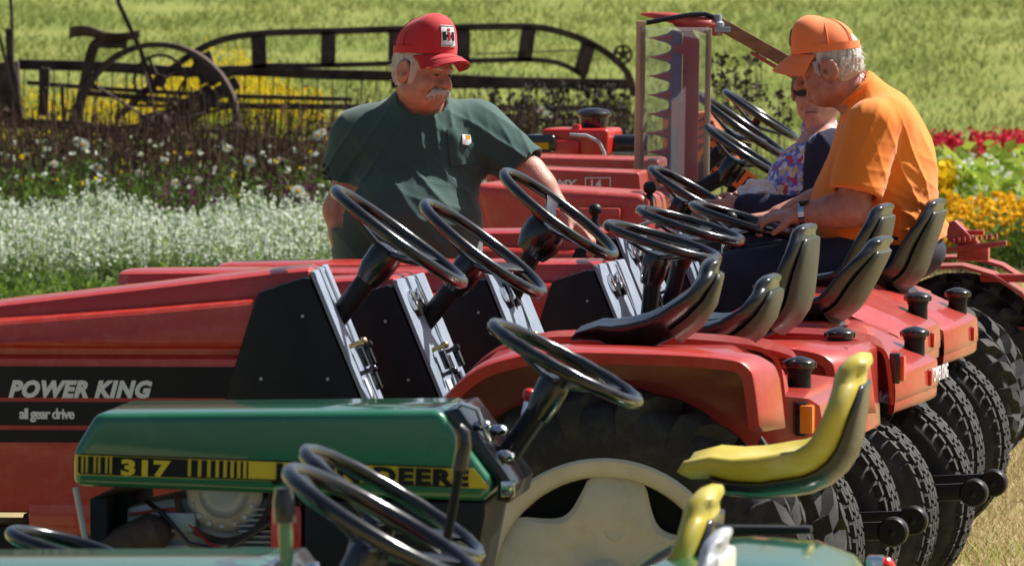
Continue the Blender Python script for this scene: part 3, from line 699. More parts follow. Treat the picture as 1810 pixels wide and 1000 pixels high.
# ------------------------------------------------------------------ green tractors in front
def deere(label, px, py, S, yaw, hood_L=.79, deck_h=.26, sw=(.25, .09, 28, .18), seat_p=None, lettering=False, fender=True, open_engine=True, grips=True, rear_R=.29, front=True, axle=.70, dashblk=True, low=0.0, fx=(0.0, 1.0)):
    zc = hz(py, S); loc = at(px, S, zc); loc.z = 0
    T = thing('garden_tractor', label, 'tractor', loc, -R_(yaw), 'green and yellow garden tractors in the front rows')
    Z = lambda d: zc + d; L = hood_L
    side = [(-L + .05, Z(-.012)), (0, Z(0)), (.115, Z(-.155)), (.10, Z(-.20)), (-L, Z(-.172)), (-L, Z(-.095))]
    B = MB().prism(side, -.235, .235).build('bonnet', 'green', T, bevel=.03, seg=4, ang=40)
    yb = -.2365
    if lettering:
        zt, zb = -.112, -.158
        st = MB().add([(-L + .006, yb, Z(zt + .01)), (.072, yb, Z(zt - .013)), (.108, yb, Z(zb - .012)), (-L + .006, yb, Z(zb + .012))] + [(-L + .006, yb + .004, Z(zt + .01)), (.072, yb + .004, Z(zt - .013)), (.108, yb + .004, Z(zb - .012)), (-L + .006, yb + .004, Z(zb + .012))],
                   [(0, 1, 2, 3), (7, 6, 5, 4), (0, 4, 5, 1), (1, 5, 6, 2), (2, 6, 7, 3), (3, 7, 4, 0)])
        D = st.build('decal_stripe', 'decal_yellow', T)
        def zmid(x): f = (x + L) / (L + .09); return Z(-.1235 - .0235 * f)
        rt = Matrix.Rotation(R_(1.6), 3, 'Y')
        bars = MB()
        xs = -L + .012
        for wd in (.006, .004, .012, .004, .010, .004, .014, .005, .012): bars.box((xs + wd / 2, yb - .001, zmid(xs)), (wd, .002, .036), rt); xs += wd + .0058
        bars.box((-.639, yb - .001, zmid(-.639)), (.166, .002, .0385), rt)
        xs = -.548
        for wd in (.014, .012, .010, .009, .007, .006, .005, .003): bars.box((xs + wd / 2, yb - .001, zmid(xs)), (wd, .002, .036), rt); xs += wd + .0085
        bars.build('decal_bars', 'ink_black', D)
        bd = MB()
        for o_ in (.021, -.021): bd.box((-L / 2 + .03, yb - .001, zmid(-L / 2) + o_), (L + .03, .002, .0025), rt)
        bd.build('decal_border', 'ink_black', D)
        text('decal_number', '317', .033, 'decal_yellow', D, (-.704, yb - .004, zmid(-.64) - .0165), .002, .0022, 0, 1.06, rot=(math.pi / 2, R_(1.6), 0), wide=1.5)
        text('decal_lettering', 'JOHN DEERE', .034, 'ink_black', D, (-.362, yb - .003, zmid(-.362) - .017), .002, .0024, 0, 1.12, rot=(math.pi / 2, R_(1.6), 0), wide=1.44)
    # under the bonnet
    if open_engine:
        MB().tube([(-L + .004, -.225, Z(-.175)), (-L + .035, -.225, Z(-.34)), (-L + .04, -.225, Z(-.5))], .007, 8).build('grille_post', 'steel', T)
        MB().box((-L + .05, 0, Z(-.38)), (.04, .40, .36)).build('grille', 'black', T, bevel=.006)
        MB().box((-L + .085, .08, Z(-.32)), (.05, .26, .24)).build('battery', 'black', T, bevel=.01)
        e = MB(); e.prism([(-.71, Z(-.225)), (-.62, Z(-.205)), (-.50, Z(-.195)), (-.35, Z(-.20)), (-.35, Z(-.5)), (-.71, Z(-.5))], -.13, .15); e.build('engine_shroud', 'grey_metal', T, bevel=.015)
        for r_, y_, mm, nm in ((.085, -.17, 'grey_metal', 'flywheel_housing'), (.055, -.185, 'steel', 'flywheel_cover')):
            h_ = MB(); h_.lathe([(.001, y_), (r_ * .55, y_), (r_ * .8, y_ + .008), (r_, y_ + .018), (r_, y_ + .06)], 28, c=(-.487, 0, Z(-.190))); h_.build(nm, mm, T)
        h_ = MB(); rings = []
        for k in range(17):
            t = R_(180 + k * 11.25); rings.append([(-.487 + q * math.cos(t), y, Z(-.190) + q * math.sin(t)) for q, y in ((.098, -.150), (.112, -.150), (.112, -.165), (.098, -.165))])
        h_.loft(rings); h_.build('shroud_band', 'rust', T)
        h_ = MB(); h_.box((-.52, -.135, Z(-.37)), (.24, .02, .13)); 
        for k in range(3): h_.box((-.60 + .07 * k, -.15, Z(-.35 - .02 * (k % 2))), (.045, .02, .05))
        for k in range(6): h_.lathe([(.001, -.155), (.009, -.155), (.010, -.145)], 8, c=(-.62 + .04 * k, 0, Z(-.41 + .03 * (k % 2))))
        h_.build('cylinder_head', 'grey_metal', T, bevel=.004)
        MB().tube([(-.775, -.16, Z(-.335)), (-.75, -.17, Z(-.325)), (-.64, -.17, Z(-.275)), (-.62, -.14, Z(-.265))], [.03, .042, .044, .03], 16).build('muffler', 'rust', T)
        for k in range(9): MB().box((-.405, -.145, Z(-.225 - .012 * k)), (.10, .03, .0045)).build('cooling_fin', 'grey_metal', T)
        MB().box((-.60, -.15, Z(-.255)), (.10, .035, .045)).build('carburettor', 'steel', T, bevel=.008)
        MB().tube([(-.66, -.15, Z(-.21)), (-.62, -.18, Z(-.235)), (-.56, -.19, Z(-.30)), (-.48, -.19, Z(-.315)), (-.38, -.18, Z(-.25))], .006, 8).build('fuel_hose', 'gloss_black', T)
        MB().tube([(-.70, -.14, Z(-.24)), (-.60, -.16, Z(-.225)), (-.52, -.17, Z(-.30)), (-.44, -.17, Z(-.33))], .0035, 6).build('wire', 'ink_red', T)
        for k in range(7):
            t = R_(200 + k * 23); MB().lathe([(.001, -.192), (.006, -.192), (.007, -.184)], 6, c=(-.487 + .070 * math.cos(t), 0, Z(-.19) + .070 * math.sin(t))).build('screw', 'grey_metal', T)
        MB().box((-.345, -.15, Z(-.36)), (.075, .1, .30)).build('fuel_canister', 'lamp_red', T, bevel=.02)
        MB().prism([(-.30, Z(-.2)), (.098, Z(-.2)), (.098, Z(-.23)), (.045, Z(-.5)), (-.30, Z(-.5))], -.228, .228).build('pedestal', 'black', T, bevel=.008)
    else:
        MB().box((-L / 2, 0, Z(-.36)), (L, .44, .35)).build('engine_bay', 'black', T, bevel=.02)
    if dashblk:
        d = MB().prism([(-.005, Z(-.006)), (.035, Z(.004)), (.16, Z(-.165)), (.15, Z(-.205)), (.118, Z(-.2)), (.122, Z(-.16))], -.2, .2); dd = d.build('dash_panel', 'gloss_black', T, bevel=.008)
        for yy, s_ in ((-.17, .35), (-.12, .8), (.02, .5)):
            MB().ball((.05 + .1 * s_, yy, Z(.0 - .155 * s_) + .018), (.022, .02, .014), 6).build('dash_control', 'chrome', dd)
        MB().box((.145, -.20, Z(-.172)), (.03, .03, .035)).build('dash_clip', 'chrome', dd, bevel=.003)
        MB().tube([(.02, -.18, Z(-.01)), (.04, -.19, Z(.012)), (.075, -.19, Z(.0)), (.1, -.18, Z(-.07))], .006, 8).build('dash_rail', 'chrome', dd)
        MB().tube([(.115, .06, Z(-.13)), (.15, .07, Z(-.05)), (.16, .075, Z(.0))], .011, 10).build('throttle_lever', 'chrome', dd)
        t_ = MB(); t_.ball((.163, .076, Z(.015)), .016, 8); t_.build('throttle_knob', 'lamp_red', dd)
    steering(T, (sw[0], Z(sw[1])), sw[2], sw[3], (.125, Z(-.11)), spokes=(165, 285, 45), grips=grips, r=.014, boot=.035)
    if fender:
        rr = []
        for k, (x, d) in enumerate(((.36, -.30), (.40, -.20), (.47, -.135), (.58, -.108), (.75, -.100), (.92, -.108), (1.02, -.135), (1.07, -.19), (1.085, -.26))):
            o_ = []; x = fx[0] + x * fx[1]
            for j in range(11):
                f = -1 + .2 * j; o_.append((x, f * (.45 - .05 * (k in (0, 8))), Z(d - low) - .02 * abs(f) ** 4))
            rr.append(o_ + [(a * .997, b * .985, c - .014) for a, b, c in o_[::-1]])
        fd = MB().loft(rr).build('mudguard_deck', 'green', T, ang=50)
        for s in (-1, 1):
            if s > 0 or fx[1] == 1.0: MB().box((fx[0] + .74 * fx[1], s * .3, Z(-.091 - low)), (.34 * fx[1], .05, .014)).build('deck_grip', 'black', fd, bevel=.005)
            l = MB().box((fx[0] + 1.075 * fx[1], s * .36, Z(-.175 - low)), (.035, .05, .06)).build('tail_lamp', 'chrome', T, bevel=.008)
            MB().ball((fx[0] + 1.075 * fx[1] + .02, s * .36, Z(-.175 - low)), (.02, .022, .028), 8).build('lamp_lens', 'lamp_red', l)
    MB().box((.30, 0, Z(-.62)), (.5, .72, .015)).build('footplate', 'black', T)
    ch = MB(); ch.box((0, 0, .33), (1.5, .24, .14)); ch.build('chassis', 'green', T, bevel=.015)
    MB().tube([(axle, -.4, rear_R), (axle, .4, rear_R)], .04, 12).build('rear_axle', 'black', T)
    for s in (-1, 1):
        wheel(T, 'rear_wheel', axle, s * .38, rear_R, .155, .25, 'turf', 'yellow')
        wheel(T, 'front_wheel', -.55, s * .36, .2, .105, .15, 'rib', 'yellow')
    if seat_p: seat(T, **seat_p(Z))
    return T
D1 = deere('green tractor with a yellow 317 stripe along its bonnet and a torn yellow seat', 800, 712, 800, 6, hood_L=.81, lettering=True, fender=True, low=.33, rear_R=.22,
           seat_p=lambda Z: dict(x0=.55, z0=Z(-.135), L=.255, Hh=.225, lean=9, W=.42, mats=('yellow', 'vinyl'), pan_t=.034, shell_from=.04, lip=.05, curve=.11, front_t=.6))
S2 = 925
D2 = deere('green tractor behind the chrome wheel, with a low yellow seat back and round green mudguards', 480, 1012, S2, 6, hood_L=.85, sw=(.232, .135, 31, .192), low=-.160, fx=(.35, .73), axle=.88, open_engine=False, dashblk=False,
           seat_p=lambda Z: dict(x0=.47, z0=Z(-.045), L=.28, Hh=.20, lean=8, W=.46, mats=('yellow', 'vinyl'), pan_t=.03, shell_from=.1, lip=.04))
S3 = 1020
D3 = deere('green tractor nearest the camera, with just bonnet top, wheel and grey rimmed seat in view', 478, 984, S3, 6, hood_L=.9, sw=(.20, .055, 30, .19), fender=False, open_engine=False, grips=False,
           seat_p=lambda Z: dict(x0=.44, z0=Z(-.12), L=.26, Hh=.165, lean=6, W=.40, mats=('grey_metal', 'cream'), pan_t=.02))
S4 = 870
D4 = deere('tractor at the bottom left corner with just its steering wheel rim showing', 10, 1030, S4, 6, hood_L=.8, sw=(.125, .075, 15, .115), fender=False, open_engine=False, seat_p=None, dashblk=False, grips=False)
# long hand levers of the front tractors
z_ = lambda py, S: hz(py, S)
def hand_lever(T, pts, px0, S, yoff, mats, rad):
    P = [((px - px0) / S, yoff, z_(py, S)) for px, py in pts]
    k = len(P) // 2
    o = MB().tube(P[:k + 1], rad, 10).build('hand_lever', mats[0], T)
    MB().tube(P[k:], [rad * 1.6] * (len(P) - k - 1) + [rad * 1.2], 10).build('lever_grip', mats[1], o)
hand_lever(D2, [(812, 990), (818, 930), (828, 880), (840, 810), (848, 770), (846, 745), (838, 735)], 480, S2, -.25, ('black', 'gloss_black'), .009)
hand_lever(D3, [(536, 1010), (534, 960), (532, 905), (530, 870), (529, 845)], 478, S3, -.2, ('green', 'gloss_black'), .012)
hand_lever(D3, [(508, 1010), (506, 990), (505, 975)], 478, S3, -.24, ('black', 'chrome'), .010)
hand_lever(D3, [(585, 1010), (583, 985), (582, 972)], 478, S3, -.22, ('black', 'chrome'), .009)
# ------------------------------------------------------------------ people: one continuous skin surface each
HS = 1.0                                  # head size factor
class Vol:
    def __init__(s, lo, hi, h):
        s.lo = np.array(lo, np.float32); s.h = h
        s.n = np.ceil((np.array(hi) - s.lo) / h).astype(int) + 1
        s.F = np.full(s.n, .5, np.float32); s.cs = 1.0
    def blk(s, lo, hi):
        a = np.clip(np.floor((np.array(lo) - s.lo) / s.h).astype(int), 0, s.n); b = np.clip(np.ceil((np.array(hi) - s.lo) / s.h).astype(int) + 1, 0, s.n)
        g = [(np.arange(a[i], b[i], dtype=np.float32) * s.h + s.lo[i]) for i in range(3)]
        return tuple(slice(a[i], b[i]) for i in range(3)), np.meshgrid(*g, indexing='ij', sparse=True)
    def put(s, d, sl, k, op):
        G = s.F[sl]
        if op == 'u':
            if k > 0:
                h = np.clip(.5 + .5 * (G - d) / k, 0, 1); s.F[sl] = G * (1 - h) + d * h - k * h * (1 - h)
            else: s.F[sl] = np.minimum(G, d)
        elif op == 's':
            if k > 0:
                h = np.clip(.5 - .5 * (G + d) / k, 0, 1); s.F[sl] = G * (1 - h) - d * h + k * h * (1 - h)
            else: s.F[sl] = np.maximum(G, -d)
    def cone(s, a, b, ra, rb, k=.03, op='u'):
        ra, rb = ra * s.cs, rb * s.cs; a, b = np.array(a, np.float32), np.array(b, np.float32); m = max(ra, rb) + k + .03
        sl, (X, Y, Z) = s.blk(np.minimum(a, b) - m, np.maximum(a, b) + m)
        ba = b - a; L = float(ba @ ba) or 1e-9
        t = np.clip(((X - a[0]) * ba[0] + (Y - a[1]) * ba[1] + (Z - a[2]) * ba[2]) / L, 0, 1)
        d = np.sqrt((X - a[0] - t * ba[0]) ** 2 + (Y - a[1] - t * ba[1]) ** 2 + (Z - a[2] - t * ba[2]) ** 2) - (ra + (rb - ra) * t)
        s.put(d, sl, k, op); return s
    def ell(s, c, r, k=.03, op='u', R=None):
        if R is not None: r = tuple(q * HS for q in r)
        c = np.array(c, np.float32); m = max(r) + k + .03
        sl, (X, Y, Z) = s.blk(c - m, c + m); x, y, z = X - c[0], Y - c[1], Z - c[2]
        if R is not None:
            R = np.array(R); x, y, z = R[0, 0] * x + R[1, 0] * y + R[2, 0] * z, R[0, 1] * x + R[1, 1] * y + R[2, 1] * z, R[0, 2] * x + R[1, 2] * y + R[2, 2] * z
        k0 = np.sqrt((x / r[0]) ** 2 + (y / r[1]) ** 2 + (z / r[2]) ** 2); k1 = np.sqrt((x / r[0] ** 2) ** 2 + (y / r[1] ** 2) ** 2 + (z / r[2] ** 2) ** 2)
        s.put(k0 * (k0 - 1) / np.maximum(k1, 1e-6), sl, k, op); return s
    def clip(s, n, p):                    # keep the side where (q - p).n < 0
        n = np.array(n, np.float32); n /= np.linalg.norm(n)
        sl, (X, Y, Z) = s.blk(s.lo, s.lo + s.n * s.h)
        s.F[sl] = np.maximum(s.F[sl], (X - p[0]) * n[0] + (Y - p[1]) * n[1] + (Z - p[2]) * n[2]); return s
    def mesh(s, name, matn, smooth=2, disp=None):
        F = s.F; n = F.shape; ins = F < 0
        off = [(i, j, k) for i in (0, 1) for j in (0, 1) for k in (0, 1)]
        sub = lambda A, o: A[o[0]:n[0] - 1 + o[0], o[1]:n[1] - 1 + o[1], o[2]:n[2] - 1 + o[2]]
        cnt = sum(sub(ins, o).astype(np.int8) for o in off)
        act = np.argwhere((cnt > 0) & (cnt < 8))
        idx = -np.ones([q - 1 for q in n], np.int64); idx[act[:, 0], act[:, 1], act[:, 2]] = np.arange(len(act))
        val = [F[act[:, 0] + o[0], act[:, 1] + o[1], act[:, 2] + o[2]] for o in off]
        P = np.zeros((len(act), 3)); C = np.zeros(len(act))
        for a in range(8):
            for ax, st in ((0, 4), (1, 2), (2, 1)):
                if off[a][ax] == 0:
                    b = a + st; va, vb = val[a], val[b]; m = (va < 0) != (vb < 0)
                    t = va / np.where(m, va - vb, 1)
                    q = np.array(off[a], float)[None, :].repeat(len(act), 0); q[:, ax] += t
                    P[m] += q[m]; C[m] += 1
        P = (act + P / C[:, None]) * s.h + s.lo
        quads = []
        for ax in range(3):
            u, v = (ax + 1) % 3, (ax + 2) % 3
            s0 = [slice(1, q - 1) for q in n]; s1 = [slice(1, q - 1) for q in n]; s0[ax] = slice(0, n[ax] - 1); s1[ax] = slice(1, n[ax])
            A, B = ins[tuple(s0)], ins[tuple(s1)]; e = np.argwhere(A != B); flip = A[tuple(e.T)]
            base = e.copy(); base[:, u] += 1; base[:, v] += 1
            def cell(du, dv):
                c = base.copy(); c[:, u] -= du; c[:, v] -= dv; return idx[c[:, 0], c[:, 1], c[:, 2]]
            Q = np.stack([cell(1, 1), cell(0, 1), cell(0, 0), cell(1, 0)], 1)
            Q[~flip] = Q[~flip][:, ::-1]; quads.append(Q)
        Q = np.concatenate(quads)
        for _ in range(smooth):
            acc = np.zeros_like(P); c = np.zeros(len(P))
            for i in range(4):
                np.add.at(acc, Q[:, i], P[Q[:, (i + 1) % 4]]); np.add.at(c, Q[:, i], 1)
            P = P * .5 + .5 * acc / np.maximum(c, 1)[:, None]
        if disp is not None:
            d1 = P[Q[:, 2]] - P[Q[:, 0]]; d2 = P[Q[:, 3]] - P[Q[:, 1]]; nr = np.cross(d1, d2); N = np.zeros_like(P)
            for i in range(4): np.add.at(N, Q[:, i], nr)
            N /= np.maximum(np.linalg.norm(N, axis=1), 1e-9)[:, None]
            P = P + N * disp(P)[:, None]
        me = bpy.data.meshes.new(name); me.from_pydata(P.tolist(), [], Q.tolist()); me.materials.append(M[matn])
        me.polygons.foreach_set('use_smooth', [True] * len(me.polygons)); return me
def folds(amp, specs, base=.5):
    """cloth folds: each spec = (direction across the fold, along-direction, wavelength, phase, centre, reach)"""
    def f(P):
        d = np.zeros(len(P))
        for (nx, wl, ph, c, reach, a) in specs:
            nx = np.array(nx, float); nx /= np.linalg.norm(nx); q = P - np.array(c)
            wob = 1.6 * np.array([noise.noise(Vector((p[0] * 7 + ph * 9, p[1] * 7, p[2] * 7))) for p in P])
            t = (q @ nx) / wl * 2 * np.pi + ph + wob
            d += a * .75 * ((1 - np.abs(np.sin(t / 2))) ** 2.2 - .25) * np.exp(-(np.linalg.norm(q, axis=1) / reach) ** 2)
        d += base * .004 * np.array([noise.noise(Vector((p[0] * 9, p[1] * 9, p[2] * 5))) for p in P])
        return d * amp
    return f
def frame(fwd, up=(0, 0, 1), roll=0.0):
    f = Vector(fwd).normalized(); l = Vector(up).cross(f).normalized(); u = f.cross(l)
    m = Matrix((f, l, u)).transposed()
    return (Matrix.Rotation(R_(roll), 3, f) @ m) if roll else m
def head(V, o, Rm, chin=-.108, fat=1.0, female=False):
    W = lambda x, y, z: tuple(Vector(o) + Rm @ Vector((x, y, z)) * HS); V.cs = HS
    V.ell(W(-.012, 0, .038), (.100, .079, .088), .02, R=Rm)
    V.ell(W(.022, 0, -.040), (.070, .064 * fat, .080), .03, R=Rm)
    V.ell(W(.045, 0, chin + .026), (.038, .036 * fat, .028), .03, R=Rm)
    V.cone(W(.0, .05 * fat, -.075), W(.05, .02, chin + .022), .026, .022, .03); V.cone(W(.0, -.05 * fat, -.075), W(.05, -.02, chin + .022), .026, .022, .03)
    V.cone(W(.080, -.036, .020), W(.080, .036, .020), .012, .012, .018)
    for s in (-1, 1):
        V.ell(W(.090, s * .031, .000), (.014, .017, .011), .014, 's', R=Rm)
        V.ell(W(.079, s * .031, .0005), (.012, .014, .011), .006, R=Rm)
        V.ell(W(.064, s * .043, -.036), (.026, .024, .022), .022, R=Rm)
        V.ell(W(-.010, s * .092, -.012), (.030, .014, .042), .005, R=Rm)
        V.ell(W(-.003, s * .110, -.002), (.018, .017, .026), .002, 's', R=Rm); V.cone(W(-.012, s * .094, .008), W(-.010, s * .095, -.022), .005, .006, .004); V.ell(W(.006, s * .100, -.012), (.008, .014, .010), .002, 's', R=Rm)
        V.ell(W(.098, s * .013, -.034), (.011, .008, .009), .008, R=Rm)
        V.cone(W(.094, s * .022, -.042), W(.080, s * .036, -.068), .004, .004, .010, 's')
    b = 1.0 if not female else .85
    V.cone(W(.088, 0, .012), W(.113 * b + .006, 0, -.026), .009, .0135 * b, .014)
    if not female:                        # creases of an older face
        for s in (-1, 1):
            V.cone(W(.097, s * .024, -.030), W(.082, s * .045, -.066), .0035, .003, .006, 's')
            for k in (-1, 0, 1): V.cone(W(.076, s * .050, .000 + k * .004), W(.062, s * .060, .001 + k * .010), .0018, .0014, .004, 's')
            V.cone(W(.089, s * .020, -.014), W(.083, s * .042, -.016), .0025, .002, .005, 's')
        for z in (.036, .046): V.cone(W(.091, -.035, z), W(.091, .035, z), .0018, .0018, .004, 's')
    V.cone(W(.090, -.020, -.064), W(.090, .020, -.064), .008, .008, .012)
    V.cone(W(.0905, -.021, -.079), W(.0905, .021, -.079), .009, .009, .010)
    V.cone(W(.101, -.021, -.0715), W(.101, .021, -.0715), .003, .003, .006, 's'); V.cs = 1.0
    return W
def hand(V, wrist, dirv, palmn, side, curl=.9, sc=1.0):
    """palm with four bent fingers of unequal length and a thumb leaving its side; palmn points out of the palm"""
    d = Vector(dirv).normalized(); p = Vector(palmn); p = (p - d * p.dot(d)).normalized(); s = d.cross(p) * side
    w0 = Vector(wrist)
    for t in (-.028, -.010, .010, .026): V.cone(w0 + s * t * .75 * sc, w0 + d * .088 * sc + s * t * sc, .016 * sc, .0125 * sc, .012)
    for t, L, dl in ((-.030, .068, .082), (-.010, .082, .090), (.011, .086, .092), (.031, .076, .088)):
        q = w0 + d * dl * sc + s * t * sc; a = 0.0; r = .0098 * sc
        for f, bend in ((.45, .35), (.32, .62), (.25, .55)):
            a += bend * curl; e = q + (d * math.cos(a) + p * math.sin(a)) * L * f * sc
            V.cone(q, e, r, r * .93, .004); q = e; r *= .93
    b = w0 + d * .028 * sc + s * .028 * sc; m = b + (d * .6 + s * .55 + p * .45).normalized() * .045 * sc
    V.cone(b, m, .016 * sc, .0115 * sc, .012); V.cone(m, m + (d * .8 + s * .1 + p * .5).normalized() * .034 * sc, .0112 * sc, .009 * sc, .006)
def cap_parts(root, o, Rm, tilt, cm, tall=.115, opening=False, dip=.012):
    Rc = Rm @ Matrix.Rotation(R_(tilt), 3, 'Y')
    O = Vector(o) + Rm @ Vector((-.012, 0, .050)) * HS; W = lambda x, y, z: tuple(O + Rc @ Vector((x, y, z)) * HS)
    lo = np.array(O) - .17; V = Vol(lo, np.array(O) + .19, .0045)
    V.ell(W(0, 0, .0), (.109, .091, tall), .0, R=Rc)
    V.ell(W(.040, 0, .028), (.074, .080, tall - .020), .02, R=Rc); V.ell(W(.048, 0, tall * .62), (.052, .066, .052), .025, R=Rc)
    V.clip(Rc @ Vector((0, 0, -1)), W(0, 0, 0))
    V.ell(W(-.002, 0, -.01), (.108, .087, .05), 0, 's', R=Rc)
    if opening: V.ell(W(-.12, 0, .022), (.05, .036, .036), .0, 's', R=Rc)
    crown = link('cap', V.mesh('cap', cm, 1), root)
    # peak
    rings = []; n = 25
    for j in range(6):
        t = j / 5; ring = []
        for i in range(n):
            f = R_(-74 + 148 * i / (n - 1)); c, s = math.cos(f), math.sin(f)
            x = .106 * c + t * (.076 * max(0, c) ** .42); y = s * (.089 + .008 * t)
            z = .006 - .014 * (y / .09) ** 2 * (1 + .9 * t) - dip * t + .004 * math.sin(math.pi * t)
            ring.append((x, y, z))
        rings.append(ring)
    m = MB(); full = []
    for ring in rings: full.append([W(*q) for q in ring] + [W(q[0], q[1], q[2] - .0045) for q in ring[::-1]])
    m.loft(full); pk = m.build('cap_peak', cm, crown, ang=50)
    st = MB()
    for j, t in ((1, .25), (3, .55), (5, .85)):
        st.tube([W(q[0] * (1) , q[1], q[2] + .0006) for q in rings[j]], .0012, 4)
    st.build('peak_stitching', cm, pk)
    b = MB(); b.ball(W(0.012, 0, tall + .006), (.009, .009, .005), 6); b.build('cap_button', cm, crown)
    sm = MB()
    def surf(th, ph):                     # point on the crown
        return W(.114 * math.cos(ph) * math.cos(th), .093 * math.cos(ph) * math.sin(th), tall * 1.0 * math.sin(ph))
    for th in (R_(100), R_(-100), R_(148), R_(-148)):
        sm.tube([surf(th, R_(3 + 84 * k / 9)) for k in range(10)], .0020, 5)
    sm.build('cap_seam', cm, crown)
    bd = MB(); rr = []
    for k in range(41):
        th = R_(62 + (360 - 124) * k / 40)
        if opening and abs(th - math.pi) < .32: a_ = .0135
        x0, y0 = .1145 * math.cos(th), .0935 * math.sin(th)
        rr.append([W(x0, y0, .001), W(x0 * 1.01, y0 * 1.01, .001), W(x0 * 1.0, y0 * 1.0, .025), W(x0 * .985, y0 * .985, .025)])
    bd.loft(rr).build('cap_band', cm, crown)
    return crown, W, Rc
def shoe_pair(root, pts, d):
    for p in pts:
        m = MB(); rings = []
        f = Vector(d).normalized(); l = Vector((-f.y, f.x, 0))
        for t, wd, h in ((-.09, .03, .07), (-.07, .04, .10), (0, .045, .11), (.08, .048, .07), (.15, .045, .05), (.19, .02, .03)):
            c = Vector((p[0], p[1], 0)) + f * t
            rings.append([c + l * (wd * math.cos(a)) + Vector((0, 0, h * max(0, math.sin(a)))) for a in [2 * math.pi * q / 12 for q in range(12)]])
        m.loft(rings).build('shoe', 'shoe', root)

# ---- man in the green shirt
S = 578; loc = at(720, S, 1.3); loc.z = 0
PG = thing('person', 'standing man with white moustache, red cap and dark green pocket shirt', 'person', loc, 0)
HS = .91
hd = (.053, -.10, 1.600); Rh = frame((.73, -.68, -.21), roll=-4)
V = Vol((-.40, -.50, 0), (.68, .38, 1.86), .005)
hipz = .93
V.ell((0, .02, 1.0), (.20, .15, .17), .05).ell((.0, -.03, 1.14), (.20, .17, .2), .06).ell((.03, 0, 1.34), (.185, .12, .17), .06)
V.cone((-.09, .0, 1.40), (.17, .02, 1.41), .06, .06, .05)
V.cone((.025, .0, 1.44), (.050, -.075, 1.545), .066, .062, .05); V.cone((.0, 0, 1.45), (.03, -.06, 1.55), .055, .055, .03)
arms = [((-.140, 0, 1.36), (-.205, -.02, 1.17), (-.145, -.07, .925)), ((.215, .01, 1.40), (.372, -.06, 1.285), (.472, -.11, 1.165))]
for a, b, c in arms:
    V.cone(a, b, .054, .050, .03); V.cone(b, tuple(Vector(b).lerp(Vector(c), .35)), .050, .048, .02); V.cone(tuple(Vector(b).lerp(Vector(c), .3)), c, .048, .031, .02)
hand(V, arms[0][2], (.15, -.1, -1), (.9, .1, 0), 1, .6); hand(V, arms[1][2], (.78, -.12, -.60), (-.35, .1, -.9), -1, .85)
for s in (-1, 1): V.cone((s * .10, .03, .95), (s * .12, .02, .50), .09, .06, .04); V.cone((s * .12, .02, .50), (s * .13, .05, .08), .058, .042, .03); V.cone((s * .13, .05, .05), (s * .14, -.08, .035), .04, .035, .02)
W = head(V, hd, Rh, fat=1.12)
BG = link('body', V.mesh('body', 'skin', 1), PG)
# shirt
V = Vol((-.42, -.36, .80), (.52, .34, 1.62), .006)
V.ell((.0, .02, 1.02), (.225, .185, .20), .05).ell((-.002, -.045, 1.13), (.232, .205, .20), .06).ell((.03, -.01, 1.33), (.215, .150, .18), .06)
V.cone((-.115, .01, 1.402), (.195, .02, 1.42), .088, .086, .06); V.cone((.02, .0, 1.42), (.035, -.035, 1.485), .09, .086, .04)
V.cone((-.150, .0, 1.392), (-.206, -.015, 1.255), .088, .070, .03); V.cone((.22, .015, 1.415), (.366, -.05, 1.295), .086, .076, .035)
V.clip((-.25, -.1, -1), (-.2, 0, 1.255)) if False else None
# neckline and cuffs cut open
V.cone((.035, -.04, 1.475), (.075, -.12, 1.60), .074, .080, .0, 's')
for (a, b, c), L in zip(arms, (.0, .0)):
    d = (Vector(b) - Vector(a)).normalized()
for p, d, r in (((-.215, -.015, 1.255), (-.27, -.07, -.95), .060), ((.362, -.045, 1.303), (.70, -.28, -.66), .060)):
    d = Vector(d).normalized(); p = Vector(p); e = p + d * .12
    V.cone(tuple(p - d * .03), tuple(p + d * .02), r, r + .004, 0, 's')
    # flat hem
    sl, (X, Y, Z) = V.blk(p - Vector((.13, .13, .13)), p + Vector((.13, .13, .15)))
    pl = (X - p.x) * d.x + (Y - p.y) * d.y + (Z - p.z) * d.z
    if p.x < 0: msk = np.where(X < p.x + .085, pl, -1.0)
    else: msk = np.where(X > p.x - .10, pl, -1.0)
    V.F[sl] = np.maximum(V.F[sl], msk)
V.clip((0, 0, -1), (0, 0, .86))
fg = folds(1.0, [((.8, 0, -.5), .055, .3, (-.20, -.12, 1.36), .17, .011), ((.5, 0, .8), .06, 1.0, (.26, -.10, 1.34), .15, .012), ((.75, 0, .6), .075, 2.0, (.02, -.2, 1.22), .26, .009), ((1, 0, .2), .05, .5, (.10, -.12, 1.40), .12, .010), ((.3, 0, 1), .06, .9, (.1, -.2, 1.02), .22, .008), ((.9, .2, .35), .045, .2, (.36, -.05, 1.36), .1, .008)])
SH = link('shirt', V.mesh('shirt', 'tee_green', 1, fg), PG)
V = Vol((-.12, -.24, 1.36), (.24, .12, 1.60), .004)
col = MB(); ringp = []
cdir = (Vector((.075, -.12, 1.60)) - Vector((.035, -.04, 1.475))).normalized(); cu = cdir.cross(Vector((0, 1, 0))).normalized(); cv = cdir.cross(cu)
cc = Vector((.038, -.048, 1.484))
col.tube([cc + cu * (.080 * math.cos(t)) + cv * (.082 * math.sin(t)) + cdir * (.010 * math.cos(t * 2)) for t in [2 * math.pi * k / 40 for k in range(40)]], .009, 8, closed=True)
col.build('collar', 'tee_green', SH)
